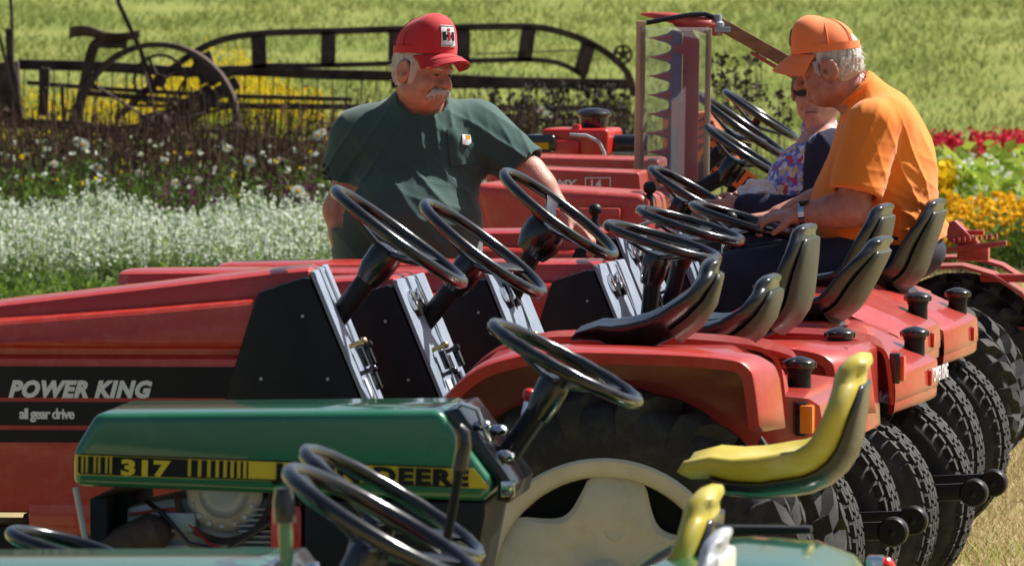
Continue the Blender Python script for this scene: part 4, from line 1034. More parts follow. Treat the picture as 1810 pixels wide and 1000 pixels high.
# pocket and its patch, lying on the chest (rays find the cloth)
def drape(obj, pts, off, mname, name, parent, dirn=(0, 1, 0), sub=8, thick=.004):
    """a quad patch laid on a surface: pts = 4 corners (x, z), projected along dirn from outside"""
    me = obj.data; from mathutils.bvhtree import BVHTree
    bv = BVHTree.FromPolygons([v.co for v in me.vertices], [p.vertices for p in me.polygons]); d = Vector(dirn).normalized()
    g = []
    for i in range(sub + 1):
        for j in range(sub + 1):
            u, v = i / sub, j / sub
            p = (Vector(pts[0]) * (1 - u) + Vector(pts[1]) * u) * (1 - v) + (Vector(pts[3]) * (1 - u) + Vector(pts[2]) * u) * v
            h, nn, _, _ = bv.ray_cast(p - d * .5, d)
            g.append((h if h is not None else p, nn if h is not None else -d))
    m = MB(); n = sub + 1; V_ = [h + nn * off for h, nn in g] + [h + nn * (off - thick) for h, nn in g]
    F = [(i * n + j, i * n + j + 1, (i + 1) * n + j + 1, (i + 1) * n + j) for i in range(sub) for j in range(sub)]
    F += [tuple(q + n * n for q in f[::-1]) for f in F]
    ed = [i * n for i in range(n)] + [(n - 1) * n + j for j in range(1, n)] + [i * n + n - 1 for i in range(n - 2, -1, -1)] + [j for j in range(n - 2, 0, -1)]
    F += [(ed[k], ed[(k + 1) % len(ed)], ed[(k + 1) % len(ed)] + n * n, ed[k] + n * n) for k in range(len(ed))]
    m.add(V_, F); return m.build(name, mname, parent, ang=60)
ux = lambda px: (px - 720) / S
xz = lambda px, py: (ux(px), -.3, hz(py, S))
pk = drape(SH, [xz(791, 226), xz(836, 224), xz(838, 286), xz(797, 291)], .005, 'tee_green', 'pocket', SH)
fs = MB()
for a, b in ((xz(791, 227), xz(836, 225)), (xz(792, 232), xz(836, 230))): pass
lb = drape(SH, [xz(815, 238), xz(830, 237), xz(831, 253), xz(816, 254)], .009, 'white_ink', 'pocket_patch', pk, sub=4)
sw_ = drape(SH, [xz(821, 239), xz(828, 239), xz(828, 247), xz(821, 247)], .0105, 'petal_gold', 'patch_emblem', pk, sub=3)
# trousers
V = Vol((-.36, -.30, 0), (.36, .30, 1.06), .012)
V.ell((0, .02, .97), (.20, .16, .12), .04)
for s in (-1, 1): V.cone((s * .10, .03, .94), (s * .12, .02, .50), .115, .088, .05); V.cone((s * .12, .02, .50), (s * .13, .05, .06), .086, .078, .03)
V.clip((0, 0, -1), (0, 0, .03)); link('trousers', V.mesh('trousers', 'denim', 1), PG)
shoe_pair(PG, [(-.13, .03), (.14, .03)], (0.2, -1, 0))
cr, CW, Rc = cap_parts(PG, hd, Rh, -12, 'cap_red', tall=.126, dip=.026)
bd = drape(cr, [CW(.2, -.030 - .008, .036), CW(.2, .030 - .008, .036), CW(.17, .026 - .008, .105), CW(.17, -.026 - .008, .105)], .003, 'white_ink', 'cap_badge', cr, dirn=Rc @ Vector((-1, 0, -.12)), sub=6, thick=.004)
def badge(rects, mname, name, off=.0045):
    for i, (y0, z0, y1, z1) in enumerate(rects):
        f = lambda y, z: CW(.2 - .03 * (z - .036) / .07, y - .008, z)
        drape(cr, [f(y0, z0), f(y1, z0), f(y1, z1), f(y0, z1)], off, mname, name, bd, dirn=Rc @ Vector((-1, 0, -.12)), sub=2, thick=.003)
# fwd frame: +y is the wearer's left = picture right
badge([(-.024, .056, -.013, .084), (.012, .056, .023, .084), (-.014, .066, -.004, .074), (.004, .066, .013, .074)], 'ink_black', 'badge_letter')
badge([(-.0045, .056, .0045, .082), (-.0045, .086, .0045, .094)], 'ink_red', 'badge_stripe', .0055)
badge([(-.022, .049, .022, .0515), (-.018, .044, .018, .0465)], 'grey_metal', 'badge_print')
badge([(-.029, .0385, .029, .0400), (-.026, .101, .025, .1025)], 'ink_black', 'badge_border')
# hair, moustache, eyes
def hair_shell(o, Rm, root, matn, lo_z, cut, inflate=.007, name='hair', side=True):
    W = lambda x, y, z: tuple(Vector(o) + Rm @ Vector((x, y, z)) * HS)
    V = Vol(np.array(o) - .15, np.array(o) + .17, .0045)
    V.ell(W(-.014, 0, .036), (.104 + inflate, .082 + inflate, .090 + inflate), .0, R=Rm)
    V.ell(W(-.03, 0, -.02), (.082 + inflate, .070 + inflate, .07), .03, R=Rm)
    for n, p in cut: V.clip(Rm @ Vector(n), W(*p))
    V.ell(W(-.006, .085, -.012), (.027, .03, .036), .006, 's', R=Rm); V.ell(W(-.006, -.085, -.012), (.027, .03, .036), .006, 's', R=Rm)
    def d(P): return np.array([.0045 * noise.noise(Vector((p[0] * 120, p[1] * 120, p[2] * 45))) + .003 * noise.noise(Vector((p[0] * 45, p[1] * 45, p[2] * 30))) for p in P])
    o_ = link(name, V.mesh(name, matn, 1, d), root)
    strands(o_, Rm, matn, 420, o=o); return o_
def strands(obj, Rm, matn, n, L=.020, r=.0010, down=.9, seed=3, o=None):
    """loose strands standing off a hair shell"""
    rd = random.Random(seed); vs_ = obj.data.vertices; m = MB(); back = Rm @ Vector((-1, 0, -down))
    for k in range(n):
        v = vs_[rd.randrange(len(vs_))]; nn = v.normal
        if o is not None and ((v.co - Vector(o)) @ Rm).z > .030: continue
        t = (back - nn * back.dot(nn)); t = t.normalized() if t.length > .01 else back
        t = (t + Vector((rd.gauss(0, .35), rd.gauss(0, .35), rd.gauss(0, .35)))).normalized(); l = L * rd.uniform(.5, 1.3)
        p = v.co - nn * .002; m.tube([p, p + t * l * .5 + nn * .005, p + t * l + nn * rd.uniform(.002, .009)], [r, r, r * .4], 4)
    tag(m.build('strands', matn, obj), kind='stuff')
hair_shell(hd, Rh, PG, 'hair_white', 0, [((1, 0, -.12), (.040, 0, 0)), ((0, 0, -1), (0, 0, -.070)), ((.25, 0, 1), (0, 0, .07))])
W = lambda x, y, z: tuple(Vector(hd) + Rh @ Vector((x, y, z)) * HS)
for s in (-1, 1):
    sb = MB(); sb.tube([W(.022, s * .079, .04), W(.026, s * .0795, .0), W(.022, s * .078, -.035), W(.014, s * .074, -.05)], [.012, .013, .011, .006], 8, flat=.5)
    sb.build('sideburn', 'hair_white', PG)
V = Vol(np.array(W(.09, 0, -.055)) - .07, np.array(W(.09, 0, -.055)) + .07, .003)
for s in (-1, 1): V.cone(W(.104, s * .004, -.050), W(.092, s * .030, -.058), .0105, .0095, .008); V.cone(W(.092, s * .030, -.058), W(.078, s * .044, -.074), .009, .005, .006)
mo = link('moustache', V.mesh('moustache', 'hair_white', 1, lambda P: np.array([.0035 * noise.noise(Vector(p) * 130) for p in P])), PG); strands(mo, Rh, 'hair_white', 160, .013, .0009, 3.0)
for s in (-1, 1):
    e = MB(); e.tube([W(.0885, s * .022, .0), W(.0905, s * .031, .001), W(.087, s * .041, -.001)], [.0025, .0042, .002], 8); e.build('eye', 'eye', PG)
    e = MB(); e.tube([W(.094, s * .018, .018), W(.094, s * .032, .023), W(.083, s * .048, .017)], [.003, .0045, .002], 6); e.build('eyebrow', 'hair_white', PG)
wa = MB(); a, b = Vector(arms[1][1]), Vector(arms[1][2]); d = (b - a).normalized(); c = a.lerp(b, .93); u = d.cross(Vector((0, 1, 0))).normalized(); v = d.cross(u)
rr = [[c + d * o_ + u * (.036 * math.cos(t)) + v * (.036 * math.sin(t)) for t in [2 * math.pi * k / 24 for k in range(24)]] for o_ in (-.009, -.008, .008, .009)]
wa.loft(rr); wo = wa.build('watch_strap', 'black', PG)
MB().box(c - v * 0 + Vector((0, -.034, .018)), (.03, .012, .03), frame(d).to_3x3()).build('watch_face', 'chrome', wo, bevel=.003)

# ---- man in the orange shirt, seated
S = 535; loc = at(1540, S, 1.3); loc.z = 0
PO = thing('person', 'seated man in orange cap and orange shirt with his hands on a steering wheel', 'person', loc, 0)
X = lambda px: (px - 1540) / S
HS = 1.0
ho = (-.145, -.02, 1.578); Ro = frame((-.92, .12, -.36))
V = Vol((-.62, -.46, .10), (.36, .46, 1.82), .0052)
V.ell((.04, 0, .98), (.16, .18, .15), .05).ell((.02, 0, 1.14), (.17, .18, .18), .06).ell((.02, 0, 1.30), (.14, .18, .16), .06)
V.cone((.03, -.15, 1.40), (.03, .15, 1.40), .07, .07, .05); V.cone((.01, 0, 1.42), (-.105, -.01, 1.54), .074, .066, .05); V.cone((-.0, 0, 1.44), (-.13, -.01, 1.53), .06, .06, .03)
armo = [((-.02, -.205, 1.375), (-.075, -.25, 1.115), (-.245, -.205, 1.098)), ((-.01, .205, 1.375), (-.11, .25, 1.13), (-.30, .17, 1.08))]
for a, b, c in armo:
    V.cone(a, b, .064, .056, .03); V.cone(b, tuple(Vector(b).lerp(Vector(c), .35)), .056, .053, .02); V.cone(tuple(Vector(b).lerp(Vector(c), .3)), c, .053, .035, .02)
hand(V, armo[0][2], (-1, .10, -.06), (.25, .3, -1), 1, 1.1); hand(V, armo[1][2], (-1, -.15, -.08), (.25, 0, -1), -1, 1.1)
for s in (-1, 1):
    V.cone((.04, s * .09, .95), (-.44, s * .15, .90), .085, .06, .04); V.cone((-.44, s * .15, .90), (-.48, s * .16, .48), .058, .045, .03); V.cone((-.48, s * .16, .46), (-.58, s * .16, .44), .04, .035, .02)
W = head(V, ho, Ro, fat=1.12)
link('body', V.mesh('body', 'skin', 1), PO)
V = Vol((-.34, -.40, .84), (.34, .40, 1.66), .006)
V.ell((.05, 0, 1.02), (.205, .215, .18), .05).ell((-.005, 0, 1.12), (.195, .215, .19), .06).ell((.03, 0, 1.27), (.165, .210, .18), .06).ell((.06, 0, 1.22), (.15, .20, .22), .06)
V.cone((.045, -.15, 1.395), (.045, .15, 1.395), .092, .092, .06); V.cone((.02, 0, 1.42), (-.04, 0, 1.485), .098, .086, .04)
for s in (-1, 1): V.cone((-.005, s * .20, 1.385), (-.062, s * .262, 1.175), .094, .092, .018)
V.cone((-.045, -.005, 1.490), (-.13, -.01, 1.585), .070, .074, .0, 's')
for s in (-1, 1):
    p = Vector((-.062, s * .247, 1.165)); d = Vector((-.24, s * .2, -.95)).normalized()
    V.cone(tuple(p - d * .03), tuple(p + d * .02), .066, .070, 0, 's')
    sl, (XX, YY, ZZ) = V.blk(p - Vector((.14, .12, .14)), p + Vector((.14, .12, .14)))
    pl = (XX - p.x) * d.x + (YY - p.y) * d.y + (ZZ - p.z) * d.z
    V.F[sl] = np.maximum(V.F[sl], np.where(np.abs(YY) > .197, pl, -1.0))
V.clip((.12, 0, -1), (0, 0, .985))
fo = folds(1.0, [((.7, 0, .8), .06, .5, (.16, -.1, 1.06), .18, .012), ((.9, 0, -.4), .05, .1, (-.03, -.22, 1.36), .11, .010), ((1, 0, .4), .055, 1.2, (.10, -.12, 1.25), .2, .009), ((.35, 0, 1), .05, .8, (.02, -.2, 1.03), .2, .010), ((.5, 0, 1), .055, .8, (.2, .05, 1.02), .12, .016)])
SO = link('shirt', V.mesh('shirt', 'tee_orange', 1, fo), PO)
col = MB(); cdir = Vector((-.085, -.005, .095)).normalized(); cu = cdir.cross(Vector((0, 1, 0))).normalized(); cv = cdir.cross(cu); cc = Vector((-.053, -.005, 1.499))
col.tube([cc + cu * (.076 * math.cos(t)) + cv * (.078 * math.sin(t)) for t in [2 * math.pi * k / 40 for k in range(40)]], .009, 8, closed=True); col.build('collar', 'tee_orange', SO)
V = Vol((-.66, -.32, .38), (.34, .32, 1.10), .012)
V.ell((.06, 0, .97), (.19, .20, .11), .05)
for s in (-1, 1): V.cone((.05, s * .10, .95), (-.44, s * .15, .895), .115, .085, .05); V.cone((-.44, s * .15, .895), (-.48, s * .16, .46), .083, .075, .03)
V.clip((0, 0, -1), (0, 0, .43)); V.clip((-.12, 0, 1), (0, 0, 1.035))
link('trousers', V.mesh('trousers', 'denim', 1, folds(1.0, [((1, 0, .3), .05, .3, (-.1, -.2, .98), .2, .008), ((1, 0, .8), .05, .3, (-.4, -.2, .93), .12, .008)])), PO)
for s in (-1, 1): 
    m = MB(); m.box((-.56, s * .16, .43), (.28, .09, .09)); m.build('shoe', 'shoe', PO, bevel=.03, seg=3)
cr2, CW2, Rc2 = cap_parts(PO, ho, Ro, -15, 'cap_orange', tall=.108, opening=True, dip=.048)
drape(cr2, [CW2(.2, -.028, .040), CW2(.2, .028, .040), CW2(.17, .024, .092), CW2(.17, -.024, .092)], .003, 'ink_black', 'cap_badge', cr2, dirn=Rc2 @ Vector((-1, 0, -.12)), sub=5)
hair_shell(ho, Ro, PO, 'hair_white', 0, [((1, 0, -.10), (.018, 0, 0)), ((-.3, 0, -1), (0, 0, -.085))], .005)
W = lambda x, y, z: tuple(Vector(ho) + Ro @ Vector((x, y, z)))
for s in (-1, 1):
    e = MB(); e.tube([W(.028, s * .078, .03), W(.030, s * .079, .0), W(.026, s * .078, -.02)], [.010, .010, .004], 8, flat=.5); e.build('sideburn', 'hair_white', PO)
    e = MB(); e.tube([W(.0885, s * .022, .0), W(.0905, s * .031, .001), W(.087, s * .041, -.001)], [.0025, .004, .002], 8); e.build('eye', 'eye', PO)
    e = MB(); e.tube([W(.094, s * .018, .018), W(.094, s * .032, .023), W(.083, s * .048, .017)], [.003, .0045, .002], 6); e.build('eyebrow', 'hair_white', PO)
e = MB(); e.tube([W(.010, .089, .022), W(-.012, .094, .026), W(-.030, .090, .008), W(-.030, .088, -.008)], .0028, 6); e.build('hearing_aid', 'grey_metal', PO)
a, b = Vector(armo[0][1]), Vector(armo[0][2]); d = (b - a).normalized(); c = a.lerp(b, .92); u = d.cross(Vector((0, 1, 0))).normalized(); v = d.cross(u); wa = MB()
rr = [[c + d * o_ + u * (.041 * math.cos(t)) + v * (.041 * math.sin(t)) for t in [2 * math.pi * k / 24 for k in range(24)]] for o_ in (-.010, -.009, .009, .010)]
wa.loft(rr); wo = wa.build('watch_strap', 'chrome', PO)
MB().box(c + Vector((0, -.02, .040)), (.03, .03, .012), frame(d).to_3x3()).build('watch_face', 'gloss_black', wo, bevel=.003)

# ---- woman behind him
S = 505; loc = at(1441, S, 1.2); loc.z = 0
PW = thing('person', 'seated woman in dark glasses, floral blouse and navy cardigan, partly hidden', 'person', loc, 0)
HS = .96
hw_ = (.008, 0, 1.480); Rw = frame((-.30, -.95, -.12))
V = Vol((-.50, -.40, .10), (.34, .40, 1.70), .006)
V.ell((.04, 0, .92), (.15, .18, .14), .05).ell((.0, 0, 1.05), (.15, .16, .16), .06).ell((.02, 0, 1.20), (.12, .155, .13), .06)
V.cone((.04, -.13, 1.27), (.04, .13, 1.27), .06, .06, .05); V.cone((.03, 0, 1.29), (.008, .0, 1.40), .056, .052, .05)
armw = [((.03, -.17, 1.25), (.02, -.20, 1.045), (-.265, -.16, 1.07)), ((.03, .17, 1.25), (.0, .2, 1.04), (-.24, .06, 1.08))]
for a, b, c in armw: V.cone(a, b, .05, .045, .03); V.cone(b, c, .045, .030, .02)
hand(V, armw[0][2], (-1, .25, -.10), (.1, .9, -.2), -1, .9, .92); hand(V, armw[1][2], (-1, -.5, 0), (0, -.8, -.4), 1, .8, .92)
for s in (-1, 1): V.cone((.04, s * .09, .90), (-.38, s * .12, .88), .08, .058, .04); V.cone((-.38, s * .12, .88), (-.40, s * .12, .45), .055, .04, .03); V.cone((-.40, s * .12, .44), (-.50, s * .12, .42), .035, .03, .02)
W = head(V, hw_, Rw, fat=1.05, female=True)
link('body', V.mesh('body', 'skin_pale', 1), PW)
V = Vol((-.36, -.32, .80), (.30, .32, 1.42), .009)
V.ell((.03, 0, .95), (.19, .19, .16), .05).ell((-.03, 0, 1.07), (.17, .175, .15), .06).ell((.0, 0, 1.17), (.155, .165, .13), .05); V.cone((.04, -.12, 1.265), (.04, .12, 1.265), .07, .07, .06); V.cone((.03, 0, 1.28), (.015, 0, 1.345), .075, .064, .03)
V.cone((.02, -.03, 1.31), (-.02, -.09, 1.42), .054, .06, 0, 's')
V.clip((0, 0, -1), (0, 0, .86))
bl = link('blouse', V.mesh('blouse', 'floral', 1, folds(1, [((1, .2, .4), .05, 0, (-.1, -.1, 1.12), .25, .008)])), PW)
V = Vol((-.36, -.34, .80), (.34, .34, 1.40), .009)
V.ell((.05, 0, .95), (.20, .205, .17), .05).ell((.0, 0, 1.08), (.175, .195, .16), .06).ell((.03, 0, 1.18), (.165, .185, .13), .05); V.cone((.055, -.13, 1.265), (.055, .13, 1.265), .08, .08, .06)
V.ell((-.155, -.03, 1.06), (.175, .215, .5), .0, 's'); V.cone((.0, -.02, 1.22), (-.05, -.08, 1.42), .10, .12, 0, 's')
for a, b, c in armw: V.cone(a, b, .068, .064, .04); V.cone(b, tuple(Vector(b).lerp(Vector(c), .93)), .064, .047, .03)
V.clip((0, 0, -1), (0, 0, .84))
link('cardigan', V.mesh('cardigan', 'navy', 1, folds(1, [((1, 0, .4), .05, 0, (-.05, -.2, 1.06), .2, .008), ((1, 0, .6), .05, 0, (.02, -.2, 1.2), .2, .008)])), PW)
V = Vol((-.50, -.28, .38), (.26, .28, 1.02), .013)
V.ell((.05, 0, .91), (.17, .19, .11), .05)
for s in (-1, 1): V.cone((.04, s * .09, .90), (-.38, s * .12, .88), .10, .075, .05); V.cone((-.38, s * .12, .88), (-.40, s * .12, .42), .073, .065, .03)
link('trousers', V.mesh('trousers', 'denim', 1), PW)
for s in (-1, 1): MB().box((-.47, s * .12, .42), (.24, .08, .08)).build('shoe', 'shoe', PW, bevel=.03, seg=3)
hair_shell(hw_, Rw, PW, 'hair_brown', 0, [((1, 0, -.75), (.055, 0, 0)), ((0, 0, -1), (0, 0, -.075))], .012)
W = lambda x, y, z: tuple(Vector(hw_) + Rw @ Vector((x, y, z)))
g = MB()
for s in (-1, 1):
    rr = []
    for t in range(16):
        a = 2 * math.pi * t / 16; yy = s * .034 + .029 * math.cos(a); zz_ = .003 + .020 * math.sin(a); rr.append((yy, zz_))
    g.loft([[W(.106 - abs(y) * .28, y, z) for y, z in rr], [W(.111 - abs(y) * .28, y, z) for y, z in rr]])
    g.tube([W(.095, s * .062, .010), W(.04, s * .080, .008), W(-.01, s * .084, .006)], .003, 6)
g.tube([W(.112, -.008, .006), W(.114, 0, .009), W(.112, .008, .006)], .003, 6)
g.build('dark_glasses', 'black', PW)
lp = MB(); lp.tube([W(.098, -.022, -.074), W(.1015, 0, -.071), W(.098, .022, -.074)], [.002, .0028, .002], 8); lp.build('lips', 'lip', PW)
# crumpled paper in her hands
po = at(1343, S + 2, hz(338, S)); 
bmx = bmesh.new(); bmesh.ops.create_icosphere(bmx, subdivisions=4, radius=.05)
for v in bmx.verts:
    p = v.co.copy(); k = 1 + .45 * noise.noise(p * 28 + Vector((3, 1, 7))) + .2 * noise.noise(p * 60)
    v.co = Vector((p.x * 1.35 * k, p.y * .9 * k, p.z * .85 * k))
me = bpy.data.meshes.new('paper'); bmx.to_mesh(me); bmx.free(); me.materials.append(M['paper'])
pp = link('crumpled_paper', me); pp.location = po
tag(pp, 'crumpled white paper held in the hands of the woman in the floral blouse', 'paper')
# ------------------------------------------------------------------ ground and field
def sheet(name, xs, ys, zf, mname):
    vs = [(x, y, zf(x, y)) for y in ys for x in xs]; n = len(xs)
    fs = [(j * n + i, j * n + i + 1, (j + 1) * n + i + 1, (j + 1) * n + i) for j in range(len(ys) - 1) for i in range(n - 1)]
    me = bpy.data.meshes.new(name); me.from_pydata(vs, [], fs); me.materials.append(M[mname])
    me.polygons.foreach_set('use_smooth', [True] * len(fs)); o = link(name, me); tag(o, kind='structure'); return o
def field_z(x, y):
    t = max(0.0, y - 58.0); return .055 * t * min(1, t / 14) - (0 if t < 75 else .075 * (t - 75))
sheet('ground', np.linspace(-60, 60, 25), np.concatenate([np.linspace(-30, 58, 23)]), lambda x, y: 0.0, 'ground')
sheet('field', np.linspace(-400, 400, 41), np.concatenate([np.linspace(58, 120, 40), np.linspace(125, 900, 30)]), lambda x, y: field_z(x, y) - (.004 if y <= 58.01 else 0), 'field')
def px_x(px, y): return (px - 905) / F_PX * y     # rough x of an image column at distance y

# ------------------------------------------------------------------ generic plant scatter
class Sc:
    def __init__(s): s.v = []; s.f = []; s.n = 0
    def blade(s, X, Y, Z, h, w, lean, seg=False):
        k = len(X); a = rng.uniform(0, 2 * np.pi, k); ca, sa = np.cos(a), np.sin(a); la = rng.uniform(0, 2 * np.pi, k); lx, ly = np.cos(la) * lean * h, np.sin(la) * lean * h
        A = np.stack([X - ca * w, Y - sa * w, Z], 1); B = np.stack([X + ca * w, Y + sa * w, Z], 1)
        C = np.stack([X + ca * w * .7 + lx * .35, Y + sa * w * .7 + ly * .35, Z + h * .6], 1); D = np.stack([X - ca * w * .7 + lx * .35, Y - sa * w * .7 + ly * .35, Z + h * .6], 1)
        E = np.stack([X + lx, Y + ly, Z + h], 1)
        s.v.append(np.stack([A, B, C, D, E], 1).reshape(-1, 3)); b = s.n + 5 * np.arange(k)
        s.f += np.stack([b, b + 1, b + 2, b + 3], 1).tolist() + np.stack([b + 3, b + 2, b + 4], 1).tolist(); s.n += 5 * k
    def leaf(s, P, size, flat=.5, asp=.45):
        k = len(P); d = rng.normal(size=(k, 3)); d[:, 2] *= flat; d /= np.linalg.norm(d, axis=1)[:, None]
        e = rng.normal(size=(k, 3)); e -= d * (e * d).sum(1)[:, None]; e /= np.linalg.norm(e, axis=1)[:, None]
        L = (size if np.ndim(size) else np.full(k, size))[:, None]
        A, B, C, D = P - d * L * .5, P + e * L * asp * .5 + d * L * .05, P + d * L * .5, P - e * L * asp * .5 + d * L * .05
        s.v.append(np.stack([A, B, C, D], 1).reshape(-1, 3)); b = s.n + 4 * np.arange(k)
        s.f += np.stack([b, b + 1, b + 2, b + 3], 1).tolist(); s.n += 4 * k
    def stem(s, A, B, r):
        k = len(A); d = B - A; p = np.stack([-d[:, 1] + .2, d[:, 0] + .2, d[:, 0] * 0], 1); p /= np.maximum(np.linalg.norm(p, axis=1), 1e-6)[:, None]; q = np.cross(d, p); q /= np.maximum(np.linalg.norm(q, axis=1), 1e-6)[:, None]
        rr = []
        for c, f in ((A, 1.0), (B, .7)):
            for t in range(3): rr.append(c + (p * math.cos(t * 2.094) + q * math.sin(t * 2.094)) * r * f)
        s.v.append(np.stack(rr, 1).reshape(-1, 3)); b = s.n + 6 * np.arange(k)
        for t in range(3): s.f += np.stack([b + t, b + (t + 1) % 3, b + 3 + (t + 1) % 3, b + 3 + t], 1).tolist()
        s.n += 6 * k
    def build(s, name, mname, kind='stuff', parent=None, label=None):
        me = bpy.data.meshes.new(name); me.from_pydata(np.concatenate(s.v).tolist(), [], s.f); me.materials.append(M[mname])
        o = link(name, me, parent); tag(o, label, None, None, kind); return o
def uni(n, x0, x1, y0, y1): return rng.uniform(x0, x1, n), rng.uniform(y0, y1, n)

# far field grass
g = Sc(); n = 135000
Y = 60 + 36 * rng.uniform(0, 1, n) ** 1.2; X = rng.uniform(-1, 1, n) * (.09 * Y + 1.5)
keep = np.array([noise.noise(Vector((x * .9, y * .5, 0))) for x, y in zip(X, Y)]) > rng.uniform(-.75, .45, n); X, Y = X[keep], Y[keep]
Z = np.array([field_z(0, y) for y in Y]); g.blade(X, Y, Z, rng.uniform(.03, .10, len(X)), .008, .9)
g.build('field_grass', 'grass_far', label='yellow green meadow grass growing over the field behind')
# near dry lawn, in the gap behind the tractors and below them
g = Sc(); n = 52000; X, Y = uni(n, .85, 2.6, 15.5, 31); g.blade(X, Y, X * 0 - .002, rng.uniform(.015, .055, n), .0024, .9)
n = 12000; X, Y = uni(n, 2.0, 4.2, 31, 44); g.blade(X, Y, X * 0, rng.uniform(.02, .07, n), .004, .8)
n = 9000; X, Y = uni(n, -1.6, 1.0, 12, 30); g.blade(X, Y, X * 0, rng.uniform(.015, .06, n), .003, .9)
g.build('lawn_grass', 'grass_dry', label='dry tan lawn grass with green tufts around the tractors')
g = Sc(); n = 9000; X, Y = uni(n, .8, 4.2, 15.5, 44)
keep = np.array([noise.noise(Vector((x * 1.6, y * .45, 3))) for x, y in zip(X, Y)]) > .05; X, Y = X[keep], Y[keep]; g.blade(X, Y, X * 0, rng.uniform(.03, .08, len(X)), .003, .8)
g.build('green_grass', 'leaf_lime', label='green grass tufts in the dry lawn')
# soil under the beds
def bed(name, pts, z): 
    me = bpy.data.meshes.new(name); me.from_pydata([(x, y, z) for x, y in pts], [], [tuple(range(len(pts)))]); me.materials.append(M['soil']); tag(link(name, me), kind='structure')
bed('flower_bed_soil', [(-3.55, 39.6), (-.6, 39.6), (1.0, 46), (1.0, 56.5), (-4.5, 56.5)], .006)
bed('border_soil', [(2.5, 43.8), (3.45, 43.8), (4.0, 52.2), (2.6, 52.2)], .006)
# white flower bed
def spikes(n, x0, x1, y0, y1, hlo, hhi, petals, leafs, spread=.035, psize=.022, mound=None):
    X, Y = uni(n, x0, x1, y0, y1); H = rng.uniform(hlo, hhi, n)
    if mound is not None: H = H * mound(X, Y)
    la = rng.uniform(0, 2 * np.pi, n); L = rng.uniform(0, .22, n); T = np.stack([X + np.cos(la) * L * H, Y + np.sin(la) * L * H, H], 1); B = np.stack([X, Y, X * 0], 1)
    k = 11
    t = np.repeat(rng.uniform(.62, 1.0, (n, 1)) * 0 + np.linspace(.66, 1.0, k)[None, :], 1, 0); t = np.broadcast_to(t, (n, k)).reshape(-1)
    P = np.repeat(B, k, 0) * (1 - t)[:, None] + np.repeat(T, k, 0) * t[:, None] + rng.normal(size=(n * k, 3)) * spread * (1.15 - t)[:, None] * 1.2
    petals.leaf(P, rng.uniform(.7, 1.3, n * k) * psize, .8, .8)
    k = 12; t = rng.uniform(.15, .85, n * k)
    P = np.repeat(B, k, 0) * (1 - t)[:, None] + np.repeat(T, k, 0) * t[:, None] + rng.normal(size=(n * k, 3)) * .035
    leafs.leaf(P, rng.uniform(.03, .07, n * k), 1.4, .30); leafs.stem(B, T, .0025)
pw, lf = Sc(), Sc()
xr = px_x(600, 43); xl = px_x(-60, 45) - .3
mnd = lambda X, Y: .80 + .42 * np.array([noise.noise(Vector((x * 2.2, y * 1.7, 5))) for x, y in zip(X, Y)]) + .05
spikes(2700, xl, xr, 40.8, 45.4, .28, .52, pw, lf, mound=mnd)
n = 1500; X, Y = uni(n, xl, xr, 39.6, 42.2); lf2 = Sc(); P = np.stack([X, Y, rng.uniform(.02, .11, n)], 1); lf2.leaf(np.repeat(P, 7, 0) + rng.normal(size=(n * 7, 3)) * .04, .06, 1, .35); lf2.build('low_foliage', 'leaf', label='low dark green foliage at the foot of the white flowers')
pw.build('white_flowers', 'petal_white', label='white flower spikes massed along the front of the bed')
lf.build('flower_bed_leaves', 'leaf_pale', label='green leaves and stems of the white flower bed')
# brown tangled stems with small white blooms behind it
st, gl, wl, yl, pl = Sc(), Sc(), Sc(), Sc(), Sc()
n = 3600; X, Y = uni(n, px_x(-60, 50) - .4, px_x(1140, 52), 46, 56.3); H = rng.uniform(.3, .95, n) * (.8 + .25 * (Y < 52))
A = np.stack([X, Y, X * 0], 1); B = np.stack([X + rng.normal(size=n) * .10, Y + rng.normal(size=n) * .1, H], 1); st.stem(A, B, .0045)
k = 9; t = rng.uniform(.3, 1, n * k); P = np.repeat(A, k, 0) * (1 - t)[:, None] + np.repeat(B, k, 0) * t[:, None] + rng.normal(size=(n * k, 3)) * .05; st.leaf(P, rng.uniform(.02, .07, n * k), 1.3, .3)
n = 1500; X, Y = uni(n, px_x(-60, 47) - .4, px_x(640, 48), 45.6, 49.5); H = rng.uniform(.2, .58, n); A = np.stack([X, Y, X * 0], 1); B = np.stack([X + rng.normal(size=n) * .06, Y, H], 1); gl.stem(A, B, .003)
k = 10; t = rng.uniform(.2, 1, n * k); P = np.repeat(A, k, 0) * (1 - t)[:, None] + np.repeat(B, k, 0) * t[:, None] + rng.normal(size=(n * k, 3)) * .05; gl.leaf(P, rng.uniform(.03, .08, n * k), 1.2, .3)
n = 260; X, Y = uni(n, px_x(-40, 48), px_x(900, 49), 45.8, 50.5); P = np.stack([X, Y, rng.uniform(.22, .68, n)], 1); wl.leaf(np.repeat(P, 4, 0) + rng.normal(size=(n * 4, 3)) * .006, .032, .5, .8)
n = 50; X, Y = uni(n, px_x(-40, 48), px_x(700, 49), 45.8, 51); P = np.stack([X, Y, rng.uniform(.3, .7, n)], 1); yl.leaf(np.repeat(P, 3, 0) + rng.normal(size=(n * 3, 3)) * .008, .035, .5, .8)
n = 46; X, Y = px_x(rng.choice([290, 345, 385, 500, 545], n) + rng.normal(size=n) * 14, 46.2), 46.0 + rng.normal(size=n) * .2
P = np.stack([X, Y, rng.uniform(.28, .48, n)], 1); pl.leaf(np.repeat(P, 14, 0) + rng.normal(size=(n * 14, 3)) * [.012, .012, .05], .03, .8, .6)
st.build('dry_stems', 'stem_brown', label='tangle of dry brown flower stems in front of the old hay rake')
gl.build('green_stems', 'leaf', label='green stems between the white flowers and the dry brown ones')
wl.build('small_white_blooms', 'petal_white', label='small white blooms dotted among the dry brown stems')
